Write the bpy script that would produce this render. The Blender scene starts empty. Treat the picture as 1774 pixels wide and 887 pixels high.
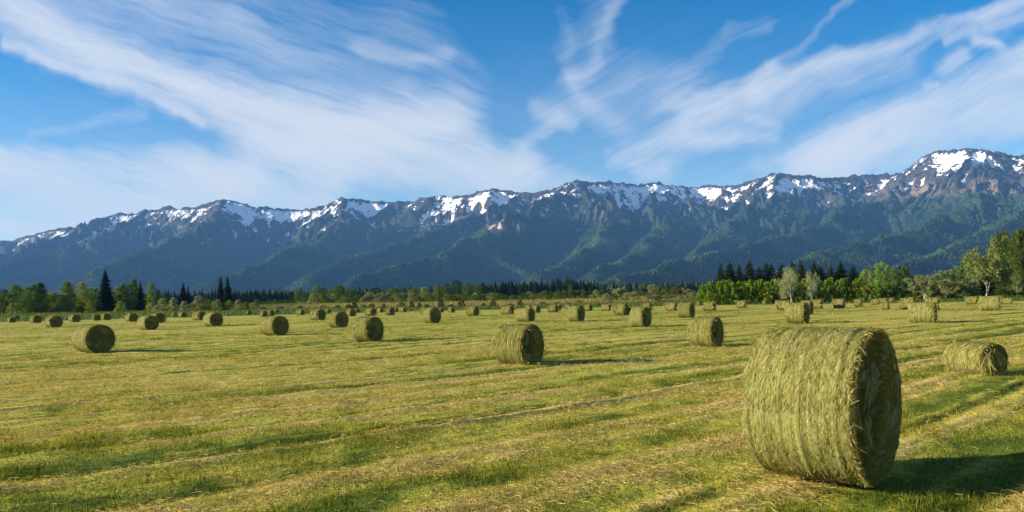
import bpy, math, random
import numpy as np
from math import radians, sin, cos, pi, sqrt, atan2

random.seed(7)
rng = np.random.default_rng(7)
SC = bpy.context.scene
COL = SC.collection

# ------------------------------------------------------------------ camera model
F = 1330.0            # focal length in photo pixels (1774 wide)
CAMH = 2.2
ROLL = radians(1.22)
CX, CY = 887.0, 518.0  # where the optical axis meets the photo


def at(px, py, Y):
    """photo pixel + distance -> world point"""
    a, b = px - CX, py - CY
    u = a * cos(ROLL) - b * sin(ROLL)
    v = a * sin(ROLL) + b * cos(ROLL)
    return np.array([u / F * Y, Y, CAMH - v / F * Y])


def at_ground(px, py, z=0.0):
    a, b = px - CX, py - CY
    v = a * sin(ROLL) + b * cos(ROLL)
    return at(px, py, (CAMH - z) * F / v)


# ------------------------------------------------------------------ noise
def _h(ix, iy, seed):
    n = (ix.astype(np.int64) * 374761393 + iy.astype(np.int64) * 668265263 + seed * 144305) & 0x7FFFFFFF
    n = ((n ^ (n >> 13)) * 1274126177) & 0x7FFFFFFF
    return ((n ^ (n >> 16)) & 0xFFFF) / 65535.0


def vnoise(x, y, seed=0):
    x = np.asarray(x, float); y = np.asarray(y, float)
    ix, iy = np.floor(x), np.floor(y)
    fx, fy = x - ix, y - iy
    fx = fx * fx * fx * (fx * (fx * 6 - 15) + 10); fy = fy * fy * fy * (fy * (fy * 6 - 15) + 10)
    a = _h(ix, iy, seed); b = _h(ix + 1, iy, seed); c = _h(ix, iy + 1, seed); d = _h(ix + 1, iy + 1, seed)
    return (a + (b - a) * fx) * (1 - fy) + (c + (d - c) * fx) * fy


def fbm(x, y, seed=0, o=4):
    s = 0; a = .5; t = 0
    for i in range(o):
        s = s + a * vnoise(x, y, seed + i * 17); t += a
        x = x * 2.03 + 11.3; y = y * 2.03 - 7.1; a *= .5
    return s / t


def sstep(a, b, x):
    t = np.clip((x - a) / (b - a), 0, 1)
    return t * t * (3 - 2 * t)


# ------------------------------------------------------------------ mesh helpers
def mesh_np(name, verts, loops, sizes, mats=(), attrs=None, smooth=False, mat_idx=None):
    me = bpy.data.meshes.new(name)
    verts = np.ascontiguousarray(verts, np.float32); loops = np.ascontiguousarray(loops, np.int32).ravel()
    sizes = np.ascontiguousarray(sizes, np.int32)
    me.vertices.add(len(verts)); me.vertices.foreach_set('co', verts.ravel())
    me.loops.add(len(loops)); me.loops.foreach_set('vertex_index', loops)
    me.polygons.add(len(sizes))
    st = np.zeros(len(sizes), np.int32); st[1:] = np.cumsum(sizes)[:-1]
    me.polygons.foreach_set('loop_start', st)
    me.polygons.foreach_set('loop_total', sizes)
    if smooth:
        me.polygons.foreach_set('use_smooth', np.ones(len(sizes), bool))
    for m in mats:
        me.materials.append(m)
    if mat_idx is not None:
        me.polygons.foreach_set('material_index', np.ascontiguousarray(mat_idx, np.int32))
    for k, v in (attrs or {}).items():
        a = me.attributes.new(k, 'FLOAT', 'POINT'); a.data.foreach_set('value', np.ascontiguousarray(v, np.float32))
    me.update(calc_edges=True)
    me.validate()
    return me


class MB:
    """mesh builder: collects numpy chunks of one size-uniform polygon kind or mixed"""
    def __init__(s):
        s.v = []; s.l = []; s.s = []; s.a = []; s.n = 0

    def add(s, v, faces, rnd=0.5):
        v = np.asarray(v, float); faces = np.asarray(faces)
        s.v.append(v); s.l.append((faces + s.n).ravel()); s.s.append(np.full(len(faces), faces.shape[1]))
        s.a.append(np.broadcast_to(np.asarray(rnd, float), (len(v),))); s.n += len(v)

    def mesh(s, name, mats, smooth=False):
        return mesh_np(name, np.concatenate(s.v), np.concatenate(s.l), np.concatenate(s.s), mats, {'rnd': np.concatenate(s.a)}, smooth)


def tube(mb, pts, rad, n=6, rnd=.5):
    pts = np.asarray(pts, float); k = len(pts)
    d = np.gradient(pts, axis=0); d /= np.linalg.norm(d, axis=1)[:, None] + 1e-9
    up = np.array([0.31, 0.17, .93]) if abs(d[0][2]) < .8 else np.array([1., .13, 0])
    a = np.cross(d, up); a /= np.linalg.norm(a, axis=1)[:, None] + 1e-9
    b = np.cross(d, a)
    t = np.linspace(0, 2 * pi, n, endpoint=False)
    V = pts[:, None] + np.asarray(rad)[:, None, None] * (np.cos(t)[None, :, None] * a[:, None] + np.sin(t)[None, :, None] * b[:, None])
    i = np.arange(k - 1)[:, None] * n; j = np.arange(n)[None]; j2 = (j + 1) % n
    Fq = np.stack([i + j, i + j2, i + n + j2, i + n + j], -1).reshape(-1, 4)
    mb.add(V.reshape(-1, 3), Fq, rnd)


def ribbons(paths, width, side):
    """paths (N,K,3), width (N,), side (N,K,3) -> verts, quads"""
    N, K, _ = paths.shape
    tap = np.ones(K); tap[-1] = .35; tap[0] = .6
    w = width[:, None, None] * .5 * tap[None, :, None]
    V = np.stack([paths - side * w, paths + side * w], 2).reshape(-1, 3)
    base = (np.arange(N) * K * 2)[:, None]; i = (np.arange(K - 1) * 2)[None]
    q = np.stack([base + i, base + i + 1, base + i + 3, base + i + 2], -1).reshape(-1, 4)
    return V, q


def leaf_quads(mb, P, size, rnd, nrm=None):
    N = len(P)
    n = rng.normal(size=(N, 3)) if nrm is None else nrm + rng.normal(size=(N, 3)) * .6
    n /= np.linalg.norm(n, axis=1)[:, None] + 1e-9
    a = np.cross(n, rng.normal(size=(N, 3))); a /= np.linalg.norm(a, axis=1)[:, None] + 1e-9
    b = np.cross(n, a)
    s = np.broadcast_to(np.asarray(size, float), (N,))[:, None] * .5
    asp = rng.uniform(.5, 1, (N, 1))
    V = np.stack([P - a * s, P + b * s * asp * .8 + a * s * .1, P + a * s, P - b * s * asp], 1).reshape(-1, 3)
    q = (np.arange(N) * 4)[:, None] + np.arange(4)[None]
    mb.add(V, q, np.repeat(np.broadcast_to(rnd, (N,)), 4))


# ------------------------------------------------------------------ tagging
def link(o, parent=None):
    COL.objects.link(o)
    if parent is not None:
        o.parent = parent
    return o


def tag(o, label=None, cat=None, group=None, kind=None):
    if label: o['label'] = label
    if cat: o['category'] = cat
    if group: o['group'] = group
    if kind: o['kind'] = kind
    return o


# ------------------------------------------------------------------ materials
class N:
    def __init__(s, tree):
        s.t = tree; s.nodes = tree.nodes; s.links = tree.links

    def new(s, typ, **kw):
        n = s.nodes.new(typ)
        for k, v in kw.items():
            setattr(n, k, v)
        return n

    def put(s, sock, v):
        if isinstance(v, bpy.types.NodeSocket):
            s.links.new(v, sock)
        elif v is not None:
            if hasattr(sock.default_value, '__len__') and not hasattr(v, '__len__'):
                v = (v, v, v)
            if hasattr(sock.default_value, '__len__') and len(sock.default_value) == 4 and len(v) == 3:
                v = (*v, 1)
            sock.default_value = v

    def m(s, op, a, b=None, c=None, clamp=False):
        n = s.new('ShaderNodeMath', operation=op, use_clamp=clamp)
        s.put(n.inputs[0], a); s.put(n.inputs[1], b); s.put(n.inputs[2], c)
        return n.outputs[0]

    def vm(s, op, a, b=None, scale=None):
        n = s.new('ShaderNodeVectorMath', operation=op)
        s.put(n.inputs[0], a); s.put(n.inputs[1], b)
        if scale is not None: s.put(n.inputs['Scale'], scale)
        return n.outputs['Value'] if op in ('DOT_PRODUCT', 'LENGTH', 'DISTANCE') else n.outputs[0]

    def noise(s, vec, scale, detail=3, rough=.55, dist=0.0, color=False):
        n = s.new('ShaderNodeTexNoise')
        s.put(n.inputs['Vector'], vec); n.inputs['Scale'].default_value = scale; n.inputs['Detail'].default_value = detail
        n.inputs['Roughness'].default_value = rough; n.inputs['Distortion'].default_value = dist
        return n.outputs['Color'] if color else n.outputs[0]

    def sm(s, x, a, b, lo=0., hi=1.):
        n = s.new('ShaderNodeMapRange', interpolation_type='SMOOTHSTEP')
        s.put(n.inputs[0], x); s.put(n.inputs[1], a); s.put(n.inputs[2], b); s.put(n.inputs[3], lo); s.put(n.inputs[4], hi)
        return n.outputs[0]

    def mix(s, f, a, b, mode='MIX'):
        n = s.new('ShaderNodeMix', data_type='RGBA', blend_type=mode)
        s.put(n.inputs[0], f); s.put(n.inputs[6], a); s.put(n.inputs[7], b)
        return n.outputs[2]

    def attr(s, name, typ='GEOMETRY'):
        n = s.new('ShaderNodeAttribute', attribute_name=name, attribute_type=typ)
        return n

    def mapping(s, vec, rot=(0, 0, 0), scale=(1, 1, 1)):
        if any(rot):          # turn first, then stretch along the turned axes
            r = s.new('ShaderNodeMapping'); s.put(r.inputs[0], vec); r.inputs['Rotation'].default_value = rot; vec = r.outputs[0]
        n = s.new('ShaderNodeMapping'); s.put(n.inputs[0], vec); n.inputs['Scale'].default_value = scale
        return n.outputs[0]

    def bump(s, h, strength=.5, dist=.05):
        n = s.new('ShaderNodeBump'); s.put(n.inputs['Height'], h)
        n.inputs['Strength'].default_value = strength; n.inputs['Distance'].default_value = dist
        return n.outputs[0]


def material(name):
    m = bpy.data.materials.new(name); m.use_nodes = True
    m.node_tree.nodes.clear()
    n = N(m.node_tree)
    out = n.new('ShaderNodeOutputMaterial')
    return m, n, out


def principled(n, out, col, rough=.9, normal=None, spec=.2):
    p = n.new('ShaderNodeBsdfPrincipled')
    n.put(p.inputs['Base Color'], col); n.put(p.inputs['Roughness'], rough)
    p.inputs['Specular IOR Level'].default_value = spec
    if normal is not None: n.put(p.inputs['Normal'], normal)
    n.links.new(p.outputs[0], out.inputs[0])
    return p


def leafy_shader(n, out, col, trans=.35):
    d = n.new('ShaderNodeBsdfDiffuse'); n.put(d.inputs[0], col)
    t = n.new('ShaderNodeBsdfTranslucent'); n.put(t.inputs[0], n.mix(1., col, (1.0, 1.05, .55), 'MULTIPLY'))
    mx = n.new('ShaderNodeMixShader'); mx.inputs[0].default_value = trans
    n.links.new(d.outputs[0], mx.inputs[1]); n.links.new(t.outputs[0], mx.inputs[2])
    n.links.new(mx.outputs[0], out.inputs[0])


STRAW = (.43, .33, .13)
GREEN = (.13, .19, .022)
OLIVE = (.28, .28, .045)


def mat_ground():
    m, n, out = material('field_ground')
    geo = n.new('ShaderNodeNewGeometry'); P = geo.outputs['Position']
    dry = n.attr('dry').outputs['Fac']; mar = n.attr('margin').outputs['Fac']; mea = n.attr('meadow').outputs['Fac']; wood = n.attr('wood').outputs['Fac']
    f1 = n.noise(P, 9, 4, .7); f2 = n.noise(P, .6, 3)
    rowp = n.mapping(P, (0, 0, radians(-ROWDIR)), (.07, 1.1, 1))
    r1 = n.noise(rowp, 1.0, 4, .65)
    sp = n.new('ShaderNodeSeparateXYZ'); n.put(sp.inputs[0], P)
    S = n.m('ADD', n.m('MULTIPLY', sp.outputs[0], -float(RD[1])), n.m('MULTIPLY', sp.outputs[1], float(RD[0])))
    Rr = n.m('ADD', n.m('MULTIPLY', sp.outputs[0], float(RD[0])), n.m('MULTIPLY', sp.outputs[1], float(RD[1])))
    def wv(a, kr, ks, ph): return n.m('MULTIPLY', n.m('SINE', n.m('ADD', n.m('ADD', n.m('DIVIDE', Rr, kr), n.m('MULTIPLY', S, ks)), ph)), a)
    S2 = n.m('ADD', n.m('ADD', S, wv(.45, 13., 0., 1.)), n.m('ADD', wv(.3, 7.3, .2, 0.), wv(.12, 2.9, 1 / 3, 0.)))
    def line(gap, off, c, w):
        f = n.m('FRACT', n.m('ADD', n.m('DIVIDE', S2, gap), off))
        q = n.m('DIVIDE', n.m('SUBTRACT', f, c), w)
        return n.m('EXPONENT', n.m('MULTIPLY', n.m('MULTIPLY', q, q), -1.0))
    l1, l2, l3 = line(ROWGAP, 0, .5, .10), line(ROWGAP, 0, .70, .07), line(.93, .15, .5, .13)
    md = n.sm(n.noise(n.mapping(P, (0, 0, radians(-ROWDIR)), (.09, .5, 1)), 1.0, 3, .6), .33, .66, .0, 1.35)
    rows = n.m('MULTIPLY', md, n.m('SUBTRACT', n.m('ADD', n.m('MULTIPLY', l1, .5), n.m('MULTIPLY', l3, .22)), n.m('MULTIPLY', l2, .45)))
    l4 = n.m('COSINE', n.m('MULTIPLY', n.m('SUBTRACT', n.m('DIVIDE', S2, ROWGAP), .42), 2 * pi))
    d = n.m('ADD', dry, n.m('MULTIPLY', n.m('SUBTRACT', f1, .5), .5))
    d = n.m('ADD', d, n.m('MULTIPLY', n.m('SUBTRACT', f2, .5), .35))
    d = n.m('ADD', d, n.m('MULTIPLY', n.m('SUBTRACT', r1, .5), .8))
    d = n.m('ADD', d, n.m('MULTIPLY', rows, .55))
    d = n.m('ADD', d, n.m('MULTIPLY', l4, .10))
    c = n.mix(n.sm(d, -.1, .38), (.075, .112, .011), (.285, .285, .037))
    c = n.mix(n.sm(d, .5, .95), c, (.385, .32, .095))
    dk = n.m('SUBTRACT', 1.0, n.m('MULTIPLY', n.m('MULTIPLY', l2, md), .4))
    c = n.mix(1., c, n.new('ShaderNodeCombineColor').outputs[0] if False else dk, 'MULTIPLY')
    g = n.mix(n.sm(f2, .3, .7), (.042, .078, .007), (.075, .112, .011))
    t = n.mix(n.sm(f2, .35, .65), (.22, .14, .055), (.09, .09, .025))
    w = n.mix(n.sm(f2, .35, .65), (.03, .05, .012), (.06, .075, .02))
    c = n.mix(mar, c, g); c = n.mix(mea, c, t); c = n.mix(wood, c, w)
    hb = n.m('ADD', n.m('MULTIPLY', f1, .5), n.m('ADD', n.m('MULTIPLY', r1, .5), n.m('MULTIPLY', rows, 1.3)))
    principled(n, out, c, .95, n.bump(hb, .8, .12), .1)
    return m


def mat_blade():
    m, n, out = material('mown_grass_blade')
    dry = n.attr('dry').outputs['Fac']; r = n.attr('rnd').outputs['Fac']
    d = n.m('ADD', dry, n.m('MULTIPLY', n.m('SUBTRACT', r, .5), .75))
    c = n.mix(n.sm(d, -.25, .10), (.042, .072, .007), (.095, .118, .012))
    c = n.mix(n.sm(d, .05, .45), c, (.245, .237, .037))
    c = n.mix(n.sm(d, .5, .95), c, (.42, .32, .125))
    hsv = n.new('ShaderNodeHueSaturation'); n.put(hsv.inputs['Color'], c)
    n.put(hsv.inputs['Value'], n.m('MULTIPLY_ADD', n.m('FRACT', n.m('MULTIPLY', r, 7.13)), .7, .65))
    leafy_shader(n, out, hsv.outputs[0], .4)
    return m


def mat_foliage(name='foliage'):
    m, n, out = material(name)
    r = n.attr('rnd').outputs['Fac']
    oi = n.new('ShaderNodeObjectInfo')
    hsv = n.new('ShaderNodeHueSaturation'); n.put(hsv.inputs['Color'], oi.outputs['Color'])
    n.put(hsv.inputs['Hue'], n.m('MULTIPLY_ADD', r, .05, .475))
    n.put(hsv.inputs['Value'], n.m('MULTIPLY_ADD', r, 1.0, .5))
    leafy_shader(n, out, hsv.outputs[0], .3)
    return m


def mat_bark(name, c1, c2):
    m, n, out = material(name)
    tc = n.new('ShaderNodeTexCoord')
    v = n.mapping(tc.outputs['Object'], (0, 0, 0), (30, 30, 6))
    f = n.noise(v, 1.5, 4, .7)
    principled(n, out, n.mix(f, c1, c2), .9, n.bump(f, .6, .03), .1)
    return m


def mat_bale_side():
    m, n, out = material('netted_hay')
    tc = n.new('ShaderNodeTexCoord'); P = tc.outputs['Object']
    sx = n.new('ShaderNodeSeparateXYZ'); n.put(sx.inputs[0], P)
    ang = n.m('ARCTAN2', sx.outputs[2], sx.outputs[1])
    cv = n.new('ShaderNodeCombineXYZ')
    n.put(cv.inputs[0], n.m('MULTIPLY', sx.outputs[0], 85)); n.put(cv.inputs[1], n.m('MULTIPLY', ang, 3.0)); n.put(cv.inputs[2], n.m('MULTIPLY', sx.outputs[1], 2))
    f = n.noise(cv.outputs[0], 1.0, 5, .7, .8)
    cb = n.new('ShaderNodeCombineXYZ')
    n.put(cb.inputs[0], n.m('MULTIPLY', sx.outputs[0], 15)); n.put(cb.inputs[1], n.m('MULTIPLY', sx.outputs[1], 3)); n.put(cb.inputs[2], n.m('MULTIPLY', sx.outputs[2], 3))
    b = n.noise(cb.outputs[0], 1.0, 3, .6)
    sp = n.noise(P, 26, 3, .7)
    oi = n.new('ShaderNodeObjectInfo')
    k = n.m('ADD', n.m('MULTIPLY', f, .72), n.m('MULTIPLY', b, .30))
    k = n.m('ADD', k, n.m('MULTIPLY', n.m('SUBTRACT', sp, .5), .55))
    k = n.m('ADD', k, n.m('MULTIPLY', n.m('SUBTRACT', oi.outputs['Random'], .5), .12))
    c = n.mix(n.sm(k, .30, .5), (.05, .056, .009), (.14, .146, .03))
    c = n.mix(n.sm(k, .5, .8), c, (.29, .27, .12))
    ring = n.sm(n.m('SINE', n.m('MULTIPLY', sx.outputs[0], 95)), .8, 1.0)
    c = n.mix(n.m('MULTIPLY', ring, .22), c, (.36, .36, .24))
    h = n.m('ADD', f, n.m('MULTIPLY', sp, .7))
    principled(n, out, c, .85, n.bump(h, .6, .02), .15)
    return m


def mat_bale_end():
    m, n, out = material('rolled_hay_end')
    tc = n.new('ShaderNodeTexCoord'); P = tc.outputs['Object']
    sx = n.new('ShaderNodeSeparateXYZ'); n.put(sx.inputs[0], P)
    y, z = sx.outputs[1], sx.outputs[2]
    r = n.m('SQRT', n.m('ADD', n.m('MULTIPLY', y, y), n.m('MULTIPLY', z, z)))
    ang = n.m('ARCTAN2', z, y)
    cv = n.new('ShaderNodeCombineXYZ')
    n.put(cv.inputs[0], n.m('MULTIPLY', r, 42)); n.put(cv.inputs[1], n.m('MULTIPLY', y, 5)); n.put(cv.inputs[2], n.m('MULTIPLY', z, 5))
    f = n.noise(cv.outputs[0], 1.0, 5, .7, .6)
    b = n.noise(P, 3.2, 3, .6)
    k = n.m('ADD', n.m('MULTIPLY', f, .75), n.m('MULTIPLY', b, .3))
    c = n.mix(n.sm(k, .38, .6), (.085, .095, .032), (.20, .21, .085))
    c = n.mix(n.sm(k, .6, .8), c, (.34, .33, .15))
    principled(n, out, c, .9, n.bump(f, 1.0, .04), .1)
    return m


def mat_strand():
    m, n, out = material('loose_straw')
    r = n.attr('rnd').outputs['Fac']
    c = n.mix(n.sm(r, .1, .6), (.07, .075, .011), (.20, .185, .04))
    c = n.mix(n.sm(r, .7, .95), c, (.48, .41, .2))
    leafy_shader(n, out, c, .25)
    return m


def mat_mountain():
    m, n, out = material('mountain_rock_forest_snow')
    geo = n.new('ShaderNodeNewGeometry'); P = geo.outputs['Position']
    sn = n.new('ShaderNodeSeparateXYZ'); n.put(sn.inputs[0], geo.outputs['Normal'])
    alt = n.attr('alt').outputs['Fac']; gul = n.attr('gully').outputs['Fac']; cliff = n.attr('cliff').outputs['Fac']; bas = n.attr('basin').outputs['Fac']
    n1 = n.noise(P, .0035, 6, .62); n2 = n.noise(P, .014, 5, .68); n3 = n.noise(P, .05, 3, .7)
    n4 = n.noise(n.mapping(P, (0, 0, 0), (1, .5, .3)), .016, 6, .7, .8)
    # rock
    rock = n.mix(n.sm(n2, .35, .65), (.013, .014, .018), (.052, .046, .045))
    rock = n.mix(n.m('MULTIPLY', cliff, n.sm(n2, .25, .5)), rock, (.34, .25, .20))
    # forest
    frst = n.mix(n.sm(n2, .35, .65), (.008, .019, .012), (.020, .036, .015))
    low = n.m('MULTIPLY', n.sm(n1, .42, .6), n.sm(alt, .6, .25))
    frst = n.mix(n.m('MULTIPLY', low, n.sm(n3, .3, .55)), frst, (.04, .065, .016))
    tl = n.m('ADD', alt, n.m('ADD', n.m('MULTIPLY', n.m('SUBTRACT', n4, .5), .7), n.m('MULTIPLY', n.m('SUBTRACT', n3, .5), .5)))
    tl = n.m('ADD', tl, n.m('MULTIPLY', cliff, .4))
    c = n.mix(n.sm(tl, .50, .86), frst, rock)
    # snow: lies in the gullies and basins under the crest, broken by rock
    s = n.m('ADD', n.m('MULTIPLY', alt, 1.15), n.m('MULTIPLY', gul, .42))
    s = n.m('ADD', s, n.m('MULTIPLY', bas, .44))
    s = n.m('ADD', s, n.m('MULTIPLY', n.m('SUBTRACT', n4, .5), 1.25))
    s = n.m('ADD', s, n.m('MULTIPLY', n.m('SUBTRACT', n2, .5), 1.0))
    s = n.m('ADD', s, n.m('MULTIPLY', n.m('SUBTRACT', n3, .5), .9))
    snow = n.sm(s, 1.19, 1.26)
    c = n.mix(snow, c, (.80, .81, .83))
    principled(n, out, c, .9, n.bump(n.m('ADD', n2, n.m('MULTIPLY', n3, .6)), .7, 22), .05)
    return m


def mat_conifer_mass():
    m, n, out = material('far_conifers')
    r = n.attr('rnd').outputs['Fac']
    geo = n.new('ShaderNodeNewGeometry')
    n1 = n.noise(geo.outputs['Position'], .0035, 6, .62)
    c = n.mix(n.sm(r, 0, .8), (.010, .024, .014), (.023, .045, .018))
    pk = n.m('ADD', n.m('MULTIPLY', n.sm(n1, .40, .62), .5), n.m('MULTIPLY', r, .55))
    c = n.mix(n.sm(pk, .6, .9), c, (.062, .095, .024))
    principled(n, out, c, .95, None, .05)
    return m


# ------------------------------------------------------------------ ground
ROWDIR = 41.0     # direction of the mown rows, degrees from +X
RD = np.array([cos(radians(ROWDIR)), sin(radians(ROWDIR))])
EDGE_PX = [(-900, 135), (0, 135), (100, 138), (400, 150), (700, 163), (1000, 165), (1350, 150), (1500, 140), (1774, 130), (2700, 125)]


def tanpx(x, y):
    return CX + np.clip(x / np.maximum(y, 1e-3), -3, 3) * F


def edge_y(px):
    return np.interp(px, [e[0] for e in EDGE_PX], [e[1] for e in EDGE_PX])


def gz(x, y):
    """broad ground height"""
    x = np.asarray(x, float); y = np.asarray(y, float)
    d = np.hypot(x, y); px = tanpx(x, y)
    w = np.interp(px, [0, 300, 550, 1200, 1774], [.32, .55, 1.0, 1.0, .8])
    w = np.where(y > 5, w, .5)
    start = np.where(y > 5, edge_y(px) + 15, 150)
    return 3.6 * w * sstep(start, start + 260, d) + .0035 * np.maximum(d - 430, 0)


def rowcoord(x, y):
    s = -x * RD[1] + y * RD[0]; r = x * RD[0] + y * RD[1]
    s = s + (fbm(x / 9, y / 9, 5, 2) - .5) * 1.1
    return s, r


ROWGAP = 2.1


def rowlines(x, y):
    """windrow pattern: (straw line, groove) strengths at a point; the ground shader repeats the same sums"""
    s = -x * RD[1] + y * RD[0]; r = x * RD[0] + y * RD[1]
    sp = s + .45 * np.sin(r / 13. + 1) + .3 * np.sin(r / 7.3 + s / 5.) + .12 * np.sin(r / 2.9 + s / 3.)
    ph = sp / ROWGAP; f = ph - np.floor(ph)
    ph2 = sp / .93 + .15; f2 = ph2 - np.floor(ph2)
    return np.exp(-((f - .5) / .10) ** 2), np.exp(-((f - .70) / .07) ** 2), np.exp(-((f2 - .5) / .13) ** 2), np.cos(2 * pi * (ph - .42))


def dryness(x, y):
    s, r = rowcoord(x, y)
    a = vnoise(s / 1.15, r / 10, 21); b = vnoise(s / 3.1, r / 26, 33); c = fbm(x / 2.2, y / 2.2, 44, 3)
    e = vnoise(s / .42, r / 5, 55)
    g = fbm(x / .55, y / .55, 47, 2)
    l1, l2, l3, l4 = rowlines(x, y)
    m = .1 + 1.2 * vnoise(s / 1.9, r / 11, 31)
    return np.clip(.38 + (a - .5) * .5 + (b - .5) * .4 + (c - .5) * .4 + (e - .5) * .35 + (g - .5) * .7 + m * (.20 * l1 - .22 * l2 + .18 * l3) + .15 * l4, -.2, 1)


def relief(x, y):
    d = np.hypot(x, y)
    s, r = rowcoord(x, y)
    fade = 1 - sstep(45, 95, d)
    l1, l2, l3, l4 = rowlines(x, y)
    m = .1 + 1.2 * vnoise(s / 1.9, r / 11, 31)
    z = (fbm(x / .8, y / .8, 71, 3) - .5) * .10 + (fbm(x / 14, y / 14, 75, 2) - .5) * .16 + m * (.035 * l1 - .022 * l2 + .015 * l3)
    return z * fade


def build_ground():
    az = np.concatenate([np.arange(-52, 52, .125), np.arange(52, 308, 3.0)])
    az = np.radians(90 - az)
    rr = [0.6]
    while rr[-1] < 6000:
        r = rr[-1]
        rr.append(r * (1.011 if r < 220 else (1.02 if r < 800 else 1.06)) if r > 4.5 else r * 1.12)
    rr = np.array(rr)
    A, R = np.meshgrid(az, rr)
    x, y = (R * np.cos(A)).ravel(), (R * np.sin(A)).ravel()
    z = gz(x, y) + relief(x, y)
    na, nr = len(az), len(rr)
    i = np.arange(nr - 1)[:, None] * na; j = np.arange(na)[None]; j2 = (j + 1) % na
    q = np.stack([i + j2, i + j, i + na + j, i + na + j2], -1).reshape(-1, 4)
    v = np.c_[x, y, z]
    v = np.r_[v, [[0, 0, 0]]]; x = np.r_[x, 0]; y = np.r_[y, 0]
    c = len(v) - 1
    tri = np.stack([np.full(na, c), np.arange(na), (np.arange(na) + 1) % na], -1)[:, [0, 2, 1]]
    px = tanpx(x, y); front = y > 5
    E = np.where(front, edge_y(px), 150) + (fbm(x / 15, y / 15, 81, 2) - .5) * 8
    d = np.where(front, y, np.hypot(x, y))
    mar = sstep(E, E + 3, d)
    n = (fbm(x / 30, y / 30, 88, 3) - .5)
    mea = sstep(232, 242, d + n * 30) * (1 - sstep(300, 325, d)) * sstep(380, 520, px + n * 120) * (1 - sstep(1180, 1230, px + n * 60)) * front
    wood = sstep(400, 480, d)
    me = mesh_np('field', v, np.concatenate([q.ravel(), tri.ravel()]), np.r_[np.full(len(q), 4), np.full(len(tri), 3)], [mat_ground()],
                 {'dry': dryness(x, y), 'margin': mar, 'meadow': mea, 'wood': wood}, True)
    tag(link(bpy.data.objects.new('field', me)), kind='structure')


def scatter(n, y0, y1, half=.74):
    """random points in the forward wedge between depth y0 and y1 (uniform in area)"""
    y = np.sqrt(rng.uniform(y0 * y0, y1 * y1, n)); x = rng.uniform(-half, half, n) * y
    return x, y


def blades(x, y, h, w, curl=.6, base=None):
    n = len(x)
    z = gz(x, y) + relief(x, y) - .01 if base is None else base
    a = rng.uniform(0, 2 * pi, n); t = np.c_[np.cos(a), np.sin(a), np.zeros(n)]
    la = rng.uniform(0, 2 * pi, n); ln = np.c_[np.cos(la), np.sin(la), np.zeros(n)]
    lean = np.abs(rng.normal(0, curl, n))[:, None]
    P = np.c_[x, y, z]
    up = np.array([0, 0, 1.])
    k = 1 / np.sqrt(1 + lean ** 2)
    mid = P + (up * .6 + ln * lean * .35) * h[:, None] * k * 1.0
    tip = P + (up * .95 + ln * lean * 1.25) * h[:, None] * k
    return P, mid, tip, t * w[:, None] * .5


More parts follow.
